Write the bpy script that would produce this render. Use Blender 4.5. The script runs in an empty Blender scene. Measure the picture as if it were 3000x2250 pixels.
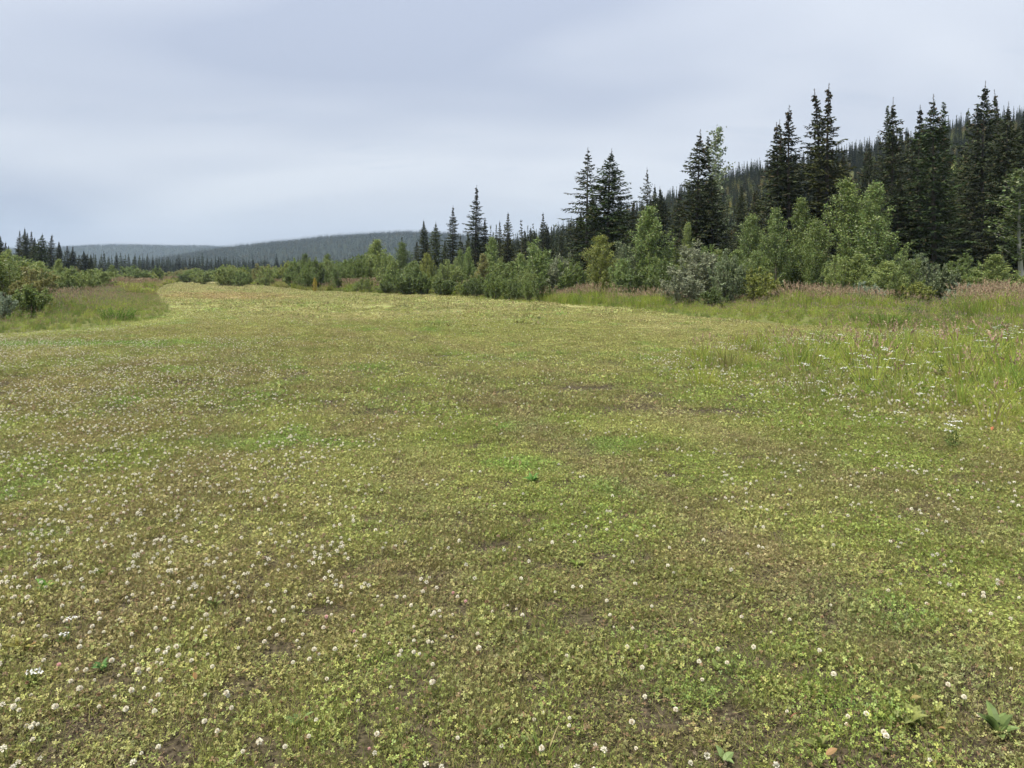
import bpy, math, random
import numpy as np
from mathutils import Vector

random.seed(4)
rng = np.random.default_rng(11)
scene = bpy.context.scene
COL = scene.collection
R = math.radians

# ------------------------------------------------------------------ camera
F, HOR, CAMH = 2250.0, 805.0, 1.6           # focal length and horizon in photograph pixels (3000 x 2250)
cd = bpy.data.cameras.new('camera')
cd.sensor_width = 36.0
cd.lens = 36.0 * F / 3000.0
cd.shift_y = -(1125.0 - HOR) / 3000.0
cd.clip_start = 0.05
cd.clip_end = 12000.0
cam = bpy.data.objects.new('camera', cd)
cam.location = (0, 0, CAMH)
cam.rotation_euler = (R(90), 0, 0)
COL.objects.link(cam)
scene.camera = cam

# ------------------------------------------------------------------ sky and sun
SUN = Vector((-0.38, -0.26, 0.89)).normalized()      # towards the sun, behind thin cloud
world = bpy.data.worlds.new('World')
scene.world = world
world.use_nodes = True
nt = world.node_tree
nt.nodes.clear()
N = nt.nodes.new
L = nt.links.new
w_out = N('ShaderNodeOutputWorld')
tc = N('ShaderNodeTexCoord')
sky = N('ShaderNodeTexSky')
sky.sky_type = 'NISHITA'
sky.sun_disc = False
sky.sun_elevation = math.asin(SUN.z)
sky.sun_rotation = math.atan2(SUN.x, SUN.y)
sep = N('ShaderNodeSeparateXYZ'); L(tc.outputs['Generated'], sep.inputs[0])
zc = N('ShaderNodeMath'); zc.operation = 'MAXIMUM'; L(sep.outputs['Z'], zc.inputs[0]); zc.inputs[1].default_value = 0.0
zp = N('ShaderNodeMath'); zp.operation = 'ADD'; L(zc.outputs[0], zp.inputs[0]); zp.inputs[1].default_value = 0.30
dx = N('ShaderNodeMath'); dx.operation = 'DIVIDE'; L(sep.outputs['X'], dx.inputs[0]); L(zp.outputs[0], dx.inputs[1])
dy = N('ShaderNodeMath'); dy.operation = 'DIVIDE'; L(sep.outputs['Y'], dy.inputs[0]); L(zp.outputs[0], dy.inputs[1])
cmb = N('ShaderNodeCombineXYZ'); L(dx.outputs[0], cmb.inputs[0]); L(dy.outputs[0], cmb.inputs[1])
n1 = N('ShaderNodeTexNoise'); n1.inputs['Scale'].default_value = 0.75; n1.inputs['Detail'].default_value = 3; n1.inputs['Roughness'].default_value = 0.5
n1.inputs['Distortion'].default_value = 0.4
mp = N('ShaderNodeMapping'); mp.inputs['Location'].default_value = (3.35, 0.6, 0.0); mp.inputs['Rotation'].default_value = (0, 0, R(-24)); mp.inputs['Scale'].default_value = (0.8, 1.1, 1)
L(cmb.outputs[0], mp.inputs[0]); L(mp.outputs[0], n1.inputs['Vector'])
cr = N('ShaderNodeValToRGB')
cr.color_ramp.elements[0].position = 0.40; cr.color_ramp.elements[0].color = (0.099, 0.111, 0.137, 1)
cr.color_ramp.elements[1].position = 0.62; cr.color_ramp.elements[1].color = (0.160, 0.169, 0.183, 1)
L(n1.outputs['Fac'], cr.inputs[0])
# small low scud under the layer
n2 = N('ShaderNodeTexNoise'); n2.inputs['Scale'].default_value = 2.6; n2.inputs['Detail'].default_value = 5; n2.inputs['Roughness'].default_value = 0.6
mp2 = N('ShaderNodeMapping'); mp2.inputs['Location'].default_value = (1.2, 4.1, 2.0); mp2.inputs['Scale'].default_value = (0.7, 2.0, 1)
L(cmb.outputs[0], mp2.inputs[0]); L(mp2.outputs[0], n2.inputs['Vector'])
r2 = N('ShaderNodeMapRange'); r2.inputs['From Min'].default_value = 0.60; r2.inputs['From Max'].default_value = 0.74; r2.inputs['To Min'].default_value = 0.0; r2.inputs['To Max'].default_value = 0.28
L(n2.outputs['Fac'], r2.inputs['Value'])
mx2 = N('ShaderNodeMix'); mx2.data_type = 'RGBA'; L(r2.outputs[0], mx2.inputs['Factor']); L(cr.outputs[0], mx2.inputs['A']); mx2.inputs['B'].default_value = (0.092, 0.107, 0.133, 1)
# an overcast layer is a little brighter overhead than at the horizon
el = N('ShaderNodeMapRange'); el.inputs['From Min'].default_value = 0.02; el.inputs['From Max'].default_value = 0.5; el.inputs['To Min'].default_value = 0.95; el.inputs['To Max'].default_value = 1.35
L(zc.outputs[0], el.inputs['Value'])
bgc = N('ShaderNodeBackground'); L(mx2.outputs['Result'], bgc.inputs['Color']); L(el.outputs[0], bgc.inputs['Strength'])
bgs = N('ShaderNodeBackground'); L(sky.outputs[0], bgs.inputs['Color']); bgs.inputs['Strength'].default_value = 0.05
hz = N('ShaderNodeMapRange'); hz.inputs['From Min'].default_value = 0.02; hz.inputs['From Max'].default_value = 0.10; hz.inputs['To Min'].default_value = 0.55; hz.inputs['To Max'].default_value = 0.0
L(zc.outputs[0], hz.inputs['Value'])
mx3 = N('ShaderNodeMix'); mx3.data_type = 'RGBA'; L(hz.outputs[0], mx3.inputs['Factor']); L(mx2.outputs['Result'], mx3.inputs['A']); mx3.inputs['B'].default_value = (0.140, 0.155, 0.178, 1)
L(mx3.outputs['Result'], bgc.inputs['Color'])
mxs = N('ShaderNodeMixShader'); mxs.inputs[0].default_value = 0.97
L(bgs.outputs[0], mxs.inputs[1]); L(bgc.outputs[0], mxs.inputs[2]); L(mxs.outputs[0], w_out.inputs['Surface'])

sd = bpy.data.lights.new('sun', 'SUN')
sd.energy = 1.5
sd.angle = R(10)
sd.color = (1.0, 0.95, 0.86)
sun = bpy.data.objects.new('sun', sd)
sun.rotation_euler = (-SUN).to_track_quat('-Z', 'Y').to_euler()
sun.location = (0, 0, 60)
COL.objects.link(sun)

vs = scene.view_settings
vs.view_transform = 'Standard'; vs.look = 'None'; vs.gamma = 1.0; vs.use_curve_mapping = False
vs.exposure = 2.2
scene.render.engine = 'CYCLES'
cy = scene.cycles
cy.max_bounces = 5; cy.diffuse_bounces = 3; cy.glossy_bounces = 1; cy.transmission_bounces = 3
cy.volume_bounces = 0; cy.transparent_max_bounces = 4
cy.use_denoising = True; cy.denoiser = 'OPENIMAGEDENOISE'; cy.denoising_input_passes = 'RGB_ALBEDO_NORMAL'; cy.denoising_prefilter = 'ACCURATE'
cy.caustics_reflective = False; cy.caustics_refractive = False
cy.use_adaptive_sampling = True; cy.adaptive_threshold = 0.02
cy.sample_clamp_indirect = 4.0

# ------------------------------------------------------------------ small helpers
def px(x, y, d):
    """photograph pixel at depth d -> world X, Z"""
    return (x - 1500.0) / F * d, CAMH + (HOR - y) / F * d

def vnoise(x, y, seed):
    xi = np.floor(x).astype(np.int64); yi = np.floor(y).astype(np.int64)
    xf = x - xi; yf = y - yi
    def h(a, b):
        v = (a * 374761393 + b * 668265263 + seed * 974634777) & 0xffffffff
        v = ((v ^ (v >> 13)) * 1274126177) & 0xffffffff
        v = v ^ (v >> 16)
        return (v & 0xffffff) / float(0xffffff)
    u = xf * xf * (3 - 2 * xf); v = yf * yf * (3 - 2 * yf)
    a, b, c, d = h(xi, yi), h(xi + 1, yi), h(xi, yi + 1), h(xi + 1, yi + 1)
    return (a * (1 - u) + b * u) * (1 - v) + (c * (1 - u) + d * u) * v

def fbm(x, y, scale, seed, octv=4):
    x = np.asarray(x, float) / scale; y = np.asarray(y, float) / scale
    t = 0; amp = 0.5; tot = 0
    for o in range(octv):
        t = t + amp * vnoise(x + 17.3 * o, y - 9.1 * o, seed + o * 7); tot += amp
        x = x * 2.03; y = y * 2.03; amp *= 0.55
    return t / tot

def sstep(a, b, x):
    t = np.clip((np.asarray(x, float) - a) / (b - a), 0, 1)
    return t * t * (3 - 2 * t)

# ------------------------------------------------------------------ terrain: plain, forested hill on the right, far hills
def prof(pts, depth):
    P = np.array(pts, float)
    X = (P[:, 0] - 1500) / F * depth
    H = CAMH + (HOR - P[:, 1]) / F * depth
    return X, H
HX, HH = prof([(1150, 816), (1350, 806), (1480, 780), (1600, 735), (1700, 702), (1900, 645), (2100, 570), (2250, 525),
               (2450, 492), (2560, 470), (2750, 418), (3000, 376), (3400, 320), (4200, 250)], 300.0)
AX, AH = prof([(520, 815), (640, 760), (700, 738), (800, 722), (900, 712), (1000, 700), (1100, 694), (1200, 688), (1300, 692),
               (1400, 702), (1500, 716), (1750, 745), (2200, 800)], 1500.0)
BX, BH = prof([(-1500, 770), (-500, 745), (0, 735), (200, 728), (270, 726), (330, 721), (450, 722), (520, 725), (600, 724), (700, 730), (780, 742), (1000, 780), (1400, 812)], 2400.0)
def terrain(x, y):
    x = np.asarray(x, float); y = np.asarray(y, float)
    h = (fbm(x, y, 9.0, 3, 3) - 0.5) * 0.10 * sstep(1, 8, np.hypot(x, y))
    hr = np.clip(np.interp(x + 6 * (fbm(x, y, 60, 8, 2) - 0.5), HX, HH), 0, None) * sstep(105, 300, y)
    ha = np.clip(np.interp(x, AX, AH), 0, None) * sstep(850, 1500, y)
    hb = np.clip(np.interp(x, BX, BH), 0, None) * sstep(1650, 2400, y)
    return h + np.maximum(hr, np.maximum(ha, hb))
def gz(x, y):
    return float(terrain(np.array([x]), np.array([y]))[0])

# the mown airstrip-like field as a polygon on the plain
MOWN = np.array([(-60, -30), (-60, 11), (-30, 16.5), (-13.3, 20), (-12.4, 21.8), (-12.2, 24), (-12.4, 26.7), (-13.7, 31.3), (-16.8, 37.9),
                 (-21.8, 48), (-29, 63), (-37, 80), (-52, 115), (-68, 156), (-82, 190), (-70, 190), (-56, 156), (-38, 115),
                 (-26, 88), (-20.4, 75), (-11.2, 64), (-5, 57), (-1.7, 49), (1.9, 42), (4.9, 36.7), (6.6, 29.2), (8, 25.7),
                 (9.3, 23.2), (10.6, 21.2), (6.0, 19.0), (3.4, 16.6), (1.6, 13.6), (2.5, 10.6), (3.4, 8.3), (4.1, 6.6),
                 (5.2, 4.6), (7, 2), (12, -30)], float)
def poly_sd(x, y, P):
    """signed distance, positive inside"""
    x = np.asarray(x, float); y = np.asarray(y, float)
    inside = np.zeros(x.shape, bool); dist = np.full(x.shape, 1e9)
    n = len(P)
    for i in range(n):
        x1, y1 = P[i]; x2, y2 = P[(i + 1) % n]
        c = ((y1 > y) != (y2 > y)) & (x < (x2 - x1) * (y - y1) / (y2 - y1 + 1e-12) + x1)
        inside ^= c
        ex, ey = x2 - x1, y2 - y1
        t = np.clip(((x - x1) * ex + (y - y1) * ey) / (ex * ex + ey * ey), 0, 1)
        dist = np.minimum(dist, np.hypot(x - x1 - t * ex, y - y1 - t * ey))
    return np.where(inside, dist, -dist)
WEED = np.array([(11.5, 21.8), (6.0, 19.0), (3.4, 16.6), (1.6, 13.6), (2.5, 10.6), (3.4, 8.3), (4.1, 6.6), (5.2, 4.6), (7, 2), (12, -30), (40, -30), (40, 15), (20, 19)], float)

C_GREEN = np.array([0.225, 0.270, 0.058]); C_YG = np.array([0.355, 0.345, 0.115]); C_BR = np.array([0.215, 0.165, 0.080])
C_DRY = np.array([0.42, 0.37, 0.185]); C_LUSH = np.array([0.155, 0.290, 0.044]); C_RED = np.array([0.38, 0.23, 0.13])
C_WILD = np.array([0.165, 0.180, 0.055])
def lerp(a, b, t):
    return a + (b - a) * t[..., None]
def sward(x, y):
    """base colour of the short turf by place"""
    x = np.asarray(x, float); y = np.asarray(y, float)
    e = 1.0 * y
    c = np.broadcast_to(C_GREEN, x.shape + (3,)).copy()
    c = lerp(c, C_YG, sstep(0.42, 0.66, fbm(x, y, 1.6, 21)) * 0.65)
    c = lerp(c, C_BR, sstep(0.50, 0.70, fbm(x * 0.9, y * 0.7, 1.3, 31)) * (0.5 - 0.25 * sstep(6, 14, y)))
    c = lerp(c, C_BR, sstep(0.50, 0.7, fbm(x, y, 0.5, 35, 3)) * 0.35)
    left = sstep(0.5, -3.0, x + 0.1 * y) * sstep(2, 4, y) * sstep(34, 20, y)
    c = lerp(c, C_BR * np.array([1.15, 1.1, 1.0]), left * sstep(0.35, 0.6, fbm(x, y, 3.0, 41)) * 0.35)
    # bright cut strip along the right-hand edge and up the field
    s = poly_sd(x, y, MOWN)
    strip = sstep(9.5, 2.5, s + 2.5 * (fbm(x, y, 5, 51) - 0.5)) * sstep(9, 17, y) * sstep(-14, -6, x + 0.18 * (y - 30))
    c = lerp(c, C_YG * 0.92, strip * 0.75)
    c = lerp(c, C_YG * 0.9, sstep(12, 30, y) * 0.5)
    c = lerp(c, C_DRY, sstep(0.5, 0.7, fbm(x, y, 4.5, 61)) * sstep(10, 25, y) * 0.45)
    edge = sstep(3.0, 0.6, s) * sstep(0, -0.5, -s - 0.3) * sstep(-8, -12, x)
    c = lerp(c, np.array([0.36, 0.385, 0.12]), edge * 0.8)
    c = lerp(c, np.array([0.36, 0.315, 0.155]), sstep(45, 80, y) * (0.45 + 0.5 * fbm(x, y, 8, 65)))
    c = lerp(c, np.array([0.345, 0.325, 0.150]), sstep(20, 42, y) * 0.5)
    # lush green clover patch at the left
    lush = sstep(1.0, 0.45, np.hypot((x + 10.8) / 4.2, (y - 17.4) / 1.0) + 0.4 * (fbm(x, y, 1.2, 71) - 0.5))
    c = lerp(c, C_LUSH, lush * 0.85)
    c = lerp(c, C_LUSH, sstep(0.60, 0.75, fbm(x, y, 0.8, 81)) * 0.6)
    tk = track(x, y)
    c = lerp(c, np.array([0.25, 0.205, 0.105]), np.clip(tk * 0.6, 0, 1) * sstep(45, 20, y))
    c = lerp(c, C_DRY * 1.05, np.clip(tk * 0.6, 0, 1) * sstep(18, 40, y))
    # rusty fine grass further up the field
    red = sstep(1.0, 0.4, np.hypot((x + 22 + 0.45 * (y - 58)) / 8.0, (y - 58) / 13.0))
    c = lerp(c, C_RED, red * 0.42)
    return c
def track(x, y):
    """two faint wheel tracks sweeping up the field to the left"""
    x = np.asarray(x, float); y = np.asarray(y, float)
    xc = np.interp(y, [0, 3, 6, 10, 16, 24, 34, 48, 63, 80, 115, 156], [3.2, 2.5, 1.7, 0.6, -1.6, -5.2, -9.8, -16.5, -23, -31, -45, -62])
    wob = 0.5 * (fbm(x, y, 1.1, 201, 3) - 0.5)
    t = 0
    for off in (-0.85, 0.85, -4.2, -2.6):
        t = np.maximum(t, np.exp(-((x - xc - off + wob) / 0.27) ** 2) * (1.0 if abs(off) < 1 else 0.6))
    return t * (0.45 + 0.9 * fbm(x, y, 2.5, 203, 3))
def soilness(x, y):
    return sstep(0.655, 0.74, fbm(x * 0.8, y, 0.5, 91, 5)) * 0.9

# ------------------------------------------------------------------ mesh building
class Geo:
    """collects polygons with a material index and a per-face random value"""
    def __init__(s):
        s.v = []; s.f = []; s.m = []; s.r = []; s.n = 0
    def quads(s, V, mi=0, r=None):
        """V: (k,4,3)"""
        V = np.asarray(V, float); k = len(V)
        if k == 0: return
        s.v.append(V.reshape(-1, 3))
        s.f.append((np.arange(k * 4).reshape(k, 4) + s.n, mi, rng.random(k) if r is None else np.broadcast_to(r, (k,))))
        s.n += 4 * k
    def tris(s, V, mi=0, r=None):
        V = np.asarray(V, float); k = len(V)
        if k == 0: return
        s.v.append(V.reshape(-1, 3))
        s.f.append((np.arange(k * 3).reshape(k, 3) + s.n, mi, rng.random(k) if r is None else np.broadcast_to(r, (k,))))
        s.n += 3 * k
    def tube(s, P, rad, sides=5, mi=0):
        P = np.asarray(P, float); n = len(P); rad = np.broadcast_to(np.asarray(rad, float), (n,))
        d = np.gradient(P, axis=0); d /= np.linalg.norm(d, axis=1)[:, None] + 1e-9
        ref = np.where(np.abs(d[:, 2:3]) > 0.9, np.array([[1., 0, 0]]), np.array([[0., 0, 1.]]))
        a = np.cross(d, ref); a /= np.linalg.norm(a, axis=1)[:, None] + 1e-9
        b = np.cross(d, a)
        th = np.arange(sides) / sides * 2 * np.pi
        ring = P[:, None] + rad[:, None, None] * (a[:, None] * np.cos(th)[None, :, None] + b[:, None] * np.sin(th)[None, :, None])
        i = np.arange(n - 1)[:, None] * sides; j = np.arange(sides)[None]; j2 = (j + 1) % sides
        q = np.stack([i + j, i + j2, i + sides + j2, i + sides + j], -1).reshape(-1, 4)
        s.v.append(ring.reshape(-1, 3)); s.f.append((q + s.n, mi, rng.random(len(q)))); s.n += n * sides
    def leaves(s, C, D, U, ln, wd, mi=0, r=None, fat=0.45):
        """flat rhomb leaves: base C, direction D, side U"""
        C = np.asarray(C, float); D = np.asarray(D, float); U = np.asarray(U, float)
        ln = np.broadcast_to(np.asarray(ln, float), (len(C),))[:, None]; wd = np.broadcast_to(np.asarray(wd, float), (len(C),))[:, None]
        s.quads(np.stack([C, C + D * ln * fat + U * wd / 2, C + D * ln, C + D * ln * fat - U * wd / 2], 1), mi, r)
    def mesh(s, name, mats, smooth=False):
        me = bpy.data.meshes.new(name)
        V = np.concatenate(s.v) if s.v else np.zeros((0, 3))
        me.vertices.add(len(V)); me.vertices.foreach_set('co', V.ravel())
        loops = np.concatenate([f.ravel() for f, _, _ in s.f]); cnt = np.concatenate([np.full(len(f), f.shape[1]) for f, _, _ in s.f])
        me.loops.add(len(loops)); me.loops.foreach_set('vertex_index', loops.astype(np.int32))
        me.polygons.add(len(cnt)); st = np.concatenate([[0], np.cumsum(cnt)[:-1]])
        me.polygons.foreach_set('loop_start', st.astype(np.int32)); me.polygons.foreach_set('loop_total', cnt.astype(np.int32))
        me.polygons.foreach_set('material_index', np.concatenate([np.full(len(f), m) for f, m, _ in s.f]).astype(np.int32))
        if smooth: me.polygons.foreach_set('use_smooth', np.ones(len(cnt), bool))
        at = me.attributes.new('rnd', 'FLOAT', 'FACE'); at.data.foreach_set('value', np.concatenate([np.asarray(r, float) for _, _, r in s.f]).astype(np.float32))
        for m in mats: me.materials.append(m)
        me.update(); me.validate()
        return me

def unit(v):
    v = np.asarray(v, float)
    return v / (np.linalg.norm(v, axis=-1, keepdims=True) + 1e-9)
def rdir(n, up=0.0):
    v = rng.normal(size=(n, 3)); v[:, 2] += up
    return unit(v)
def sides_of(D):
    return unit(np.cross(D, rdir(len(D))))

def obj(name, me, parent=None, loc=(0, 0, 0), rz=0.0, scale=(1, 1, 1), color=None):
    o = bpy.data.objects.new(name, me)
    o.location = loc; o.rotation_euler = (0, 0, rz); o.scale = scale
    if parent: o.parent = parent
    if color is not None: o.color = (*color, 1)
    COL.objects.link(o)
    return o
def tag(o, label, cat=None, group=None, kind=None):
    o['label'] = label
    if cat: o['category'] = cat
    if group: o['group'] = group
    if kind: o['kind'] = kind
    return o

# ------------------------------------------------------------------ materials
def new_mat(name):
    m = bpy.data.materials.new(name); m.use_nodes = True; m.node_tree.nodes.clear()
    return m, m.node_tree.nodes.new, m.node_tree.links.new
def foliage(name, base, alt=None, alt_frac=0.0, var=0.5, transl=0.3, src='rgb', rough=0.6, spec=0.2, hue=0.03):
    """leaf material. src 'rgb' base only, 'inst' base x instance attribute tint, 'obj' base x object colour"""
    m, N, L = new_mat(name)
    out = N('ShaderNodeOutputMaterial')
    at = N('ShaderNodeAttribute'); at.attribute_name = 'rnd'
    if src == 'inst':
        t = N('ShaderNodeAttribute'); t.attribute_type = 'INSTANCER'; t.attribute_name = 'tint'; tcol = t.outputs['Color']
    elif src == 'obj':
        t = N('ShaderNodeObjectInfo'); tcol = t.outputs['Color']
    else:
        t = N('ShaderNodeRGB'); t.outputs[0].default_value = (1, 1, 1, 1); tcol = t.outputs[0]
    mul = N('ShaderNodeMix'); mul.data_type = 'RGBA'; mul.blend_type = 'MULTIPLY'; mul.inputs['Factor'].default_value = 1
    L(tcol, mul.inputs['A']); mul.inputs['B'].default_value = (*base, 1)
    # value and hue differ from leaf to leaf
    wn = N('ShaderNodeTexWhiteNoise'); wn.noise_dimensions = '1D'; L(at.outputs['Fac'], wn.inputs['W'])
    oi = N('ShaderNodeObjectInfo')
    mr = N('ShaderNodeMapRange'); mr.inputs['To Min'].default_value = 1 - var; mr.inputs['To Max'].default_value = 1 + var; L(wn.outputs['Value'], mr.inputs['Value'])
    mh = N('ShaderNodeMapRange'); mh.inputs['To Min'].default_value = 0.5 - hue; mh.inputs['To Max'].default_value = 0.5 + hue; L(at.outputs['Fac'], mh.inputs['Value'])
    hs = N('ShaderNodeHueSaturation'); L(mul.outputs['Result'], hs.inputs['Color']); L(mr.outputs[0], hs.inputs['Value']); L(mh.outputs[0], hs.inputs['Hue'])
    col = hs.outputs[0]
    if alt is not None:
        gt = N('ShaderNodeMath'); gt.operation = 'LESS_THAN'; L(at.outputs['Fac'], gt.inputs[0]); gt.inputs[1].default_value = alt_frac
        ma = N('ShaderNodeMix'); ma.data_type = 'RGBA'; L(gt.outputs[0], ma.inputs['Factor']); L(col, ma.inputs['A'])
        h2 = N('ShaderNodeHueSaturation'); h2.inputs['Color'].default_value = (*alt, 1); L(mr.outputs[0], h2.inputs['Value'])
        L(h2.outputs[0], ma.inputs['B']); col = ma.outputs['Result']
    p = N('ShaderNodeBsdfPrincipled'); L(col, p.inputs['Base Color']); p.inputs['Roughness'].default_value = rough; p.inputs['Specular IOR Level'].default_value = spec
    if transl > 0:
        tr = N('ShaderNodeBsdfTranslucent'); L(col, tr.inputs['Color'])
        mx = N('ShaderNodeMixShader'); mx.inputs[0].default_value = transl; L(p.outputs[0], mx.inputs[1]); L(tr.outputs[0], mx.inputs[2]); L(mx.outputs[0], out.inputs['Surface'])
    else:
        L(p.outputs[0], out.inputs['Surface'])
    return m
def bark(name, c1, c2, scale=8):
    m, N, L = new_mat(name)
    out = N('ShaderNodeOutputMaterial'); p = N('ShaderNodeBsdfPrincipled'); n = N('ShaderNodeTexNoise'); n.inputs['Scale'].default_value = scale; n.inputs['Detail'].default_value = 5
    t = N('ShaderNodeTexCoord'); mp = N('ShaderNodeMapping'); mp.inputs['Scale'].default_value = (1, 1, 0.35); L(t.outputs['Object'], mp.inputs[0]); L(mp.outputs[0], n.inputs['Vector'])
    r = N('ShaderNodeValToRGB'); r.color_ramp.elements[0].position = 0.35; r.color_ramp.elements[1].position = 0.65
    r.color_ramp.elements[0].color = (*c1, 1); r.color_ramp.elements[1].color = (*c2, 1); L(n.outputs['Fac'], r.inputs[0]); L(r.outputs[0], p.inputs['Base Color'])
    p.inputs['Roughness'].default_value = 0.9
    b = N('ShaderNodeBump'); b.inputs['Strength'].default_value = 0.5; b.inputs['Distance'].default_value = 0.02; L(n.outputs['Fac'], b.inputs['Height']); L(b.outputs[0], p.inputs['Normal'])
    L(p.outputs[0], out.inputs['Surface'])
    return m

M_SPR = foliage('spruce_needles', (0.046, 0.058, 0.021), alt=(0.075, 0.06, 0.03), alt_frac=0.07, var=0.55, transl=0.08, src='obj', rough=0.65)
M_CONE = foliage('spruce_cones', (0.10, 0.062, 0.035), var=0.4, transl=0.0)
M_SPRI = foliage('spruce_needles_wood', (1, 1, 1), var=0.5, transl=0.05, src='inst', rough=0.7)
M_BARK = bark('spruce_bark', (0.05, 0.04, 0.033), (0.13, 0.11, 0.095))
M_TWIG = bark('shrub_bark', (0.06, 0.05, 0.035), (0.15, 0.13, 0.10))
M_ASPB = bark('pale_bark', (0.25, 0.25, 0.22), (0.5, 0.5, 0.45), 4)
M_LEAF = foliage('shrub_leaves', (1, 1, 1), alt=(0.28, 0.30, 0.17), alt_frac=0.05, var=0.42, transl=0.32, src='obj', rough=0.45, spec=0.35)
M_LEAFI = foliage('wood_leaves', (1, 1, 1), var=0.4, transl=0.3, src='inst', rough=0.5)
M_CLOV = foliage('clover_leaves', (1, 1, 1), alt=(0.20, 0.13, 0.065), alt_frac=0.15, var=0.55, transl=0.3, src='inst', rough=0.5, spec=0.3)
M_BLADE = foliage('grass_blades', (1, 1, 1), alt=(0.33, 0.27, 0.13), alt_frac=0.14, var=0.35, transl=0.5, src='inst', rough=0.5)
M_SEED = foliage('seed_heads', (0.30, 0.185, 0.135), alt=(0.34, 0.28, 0.17), alt_frac=0.45, var=0.3, transl=0.25)
M_PURP = foliage('purple_seed_heads', (0.22, 0.15, 0.145), alt=(0.30, 0.25, 0.18), alt_frac=0.45, var=0.3, transl=0.25)
M_UMB = foliage('white_umbels', (0.74, 0.74, 0.70), var=0.12, transl=0.25, hue=0.0)
M_CLF = foliage('clover_petals', (0.90, 0.87, 0.74), alt=(0.66, 0.50, 0.36), alt_frac=0.14, var=0.10, transl=0.3, hue=0.005)
M_PINK = foliage('pink_clover_petals', (0.75, 0.50, 0.48), var=0.15, transl=0.3, hue=0.01)
M_STEM = foliage('green_stems', (0.12, 0.16, 0.04), var=0.3, transl=0.1)
M_BROAD = foliage('broad_leaves', (0.15, 0.185, 0.060), var=0.3, transl=0.3, rough=0.5, spec=0.2, src='obj')
M_HAY = foliage('cut_grass', (0.24, 0.24, 0.08), alt=(0.06, 0.07, 0.025), alt_frac=0.35, var=0.4, transl=0.2)
M_DEAD = foliage('dead_leaf', (0.23, 0.195, 0.11), var=0.25, transl=0.25, src='obj')

# ground: colour by place is stored on the sheet, fine grain comes from noise
def ground_mat():
    m, N, L = new_mat('ground_turf')
    out = N('ShaderNodeOutputMaterial'); p = N('ShaderNodeBsdfPrincipled'); p.inputs['Roughness'].default_value = 0.95; p.inputs['Specular IOR Level'].default_value = 0.1
    c = N('ShaderNodeAttribute'); c.attribute_name = 'turf'
    s = N('ShaderNodeAttribute'); s.attribute_name = 'soil'
    g = N('ShaderNodeNewGeometry')
    na = N('ShaderNodeTexNoise'); na.inputs['Scale'].default_value = 38; na.inputs['Detail'].default_value = 4; L(g.outputs['Position'], na.inputs['Vector'])
    nb = N('ShaderNodeTexNoise'); nb.inputs['Scale'].default_value = 5.0; nb.inputs['Detail'].default_value = 6; nb.inputs['Roughness'].default_value = 0.7; L(g.outputs['Position'], nb.inputs['Vector'])
    mr = N('ShaderNodeMapRange'); mr.inputs['From Min'].default_value = 0.3; mr.inputs['From Max'].default_value = 0.7; mr.inputs['To Min'].default_value = 0.45; mr.inputs['To Max'].default_value = 1.35; L(na.outputs['Fac'], mr.inputs['Value'])
    mr2 = N('ShaderNodeMapRange'); mr2.inputs['From Min'].default_value = 0.3; mr2.inputs['From Max'].default_value = 0.7; mr2.inputs['To Min'].default_value = 0.7; mr2.inputs['To Max'].default_value = 1.25; L(nb.outputs['Fac'], mr2.inputs['Value'])
    mm = N('ShaderNodeMath'); mm.operation = 'MULTIPLY'; L(mr.outputs[0], mm.inputs[0]); L(mr2.outputs[0], mm.inputs[1])
    hs = N('ShaderNodeHueSaturation'); L(c.outputs['Color'], hs.inputs['Color']); L(mm.outputs[0], hs.inputs['Value'])
    so = N('ShaderNodeValToRGB'); so.color_ramp.elements[0].position = 0.3; so.color_ramp.elements[1].position = 0.72
    so.color_ramp.elements[0].color = (0.012, 0.009, 0.005, 1); so.color_ramp.elements[1].color = (0.115, 0.092, 0.060, 1); L(na.outputs['Fac'], so.inputs[0])
    mx = N('ShaderNodeMix'); mx.data_type = 'RGBA'; L(s.outputs['Fac'], mx.inputs['Factor']); L(hs.outputs[0], mx.inputs['A']); L(so.outputs[0], mx.inputs['B'])
    L(mx.outputs['Result'], p.inputs['Base Color'])
    b = N('ShaderNodeBump'); b.inputs['Strength'].default_value = 0.7; b.inputs['Distance'].default_value = 0.03; L(na.outputs['Fac'], b.inputs['Height']); L(b.outputs[0], p.inputs['Normal'])
    L(p.outputs[0], out.inputs['Surface'])
    return m
M_GROUND = ground_mat()

# ------------------------------------------------------------------ ground sheet, one fan-shaped grid out to the horizon
yy = np.concatenate([-np.geomspace(4000, 3, 26), np.linspace(-2, 1.6, 10), np.geomspace(1.75, 6000, 420)])
uu = np.concatenate([-np.geomspace(60, 1.15, 14), np.linspace(-1.05, 1.05, 211), np.geomspace(1.15, 60, 14)])
Y = yy[:, None] + 0 * uu[None]
X = uu[None] * (np.abs(yy)[:, None] * 1.0 + 5.0)
X = np.clip(X, -7000, 7000) + 0 * Y
Zg = terrain(X, Y)
nr, nc = X.shape
V = np.stack([X, Y, Zg], -1).reshape(-1, 3)
ii = np.arange(nr - 1)[:, None] * nc; jj = np.arange(nc - 1)[None]
Q = np.stack([ii + jj, ii + jj + 1, ii + nc + jj + 1, ii + nc + jj], -1).reshape(-1, 4)
me = bpy.data.meshes.new('ground')
me.vertices.add(len(V)); me.vertices.foreach_set('co', V.ravel())
me.loops.add(Q.size); me.loops.foreach_set('vertex_index', Q.ravel().astype(np.int32))
me.polygons.add(len(Q)); me.polygons.foreach_set('loop_start', (np.arange(len(Q)) * 4).astype(np.int32)); me.polygons.foreach_set('loop_total', np.full(len(Q), 4, np.int32))
me.polygons.foreach_set('use_smooth', np.ones(len(Q), bool))
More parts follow.
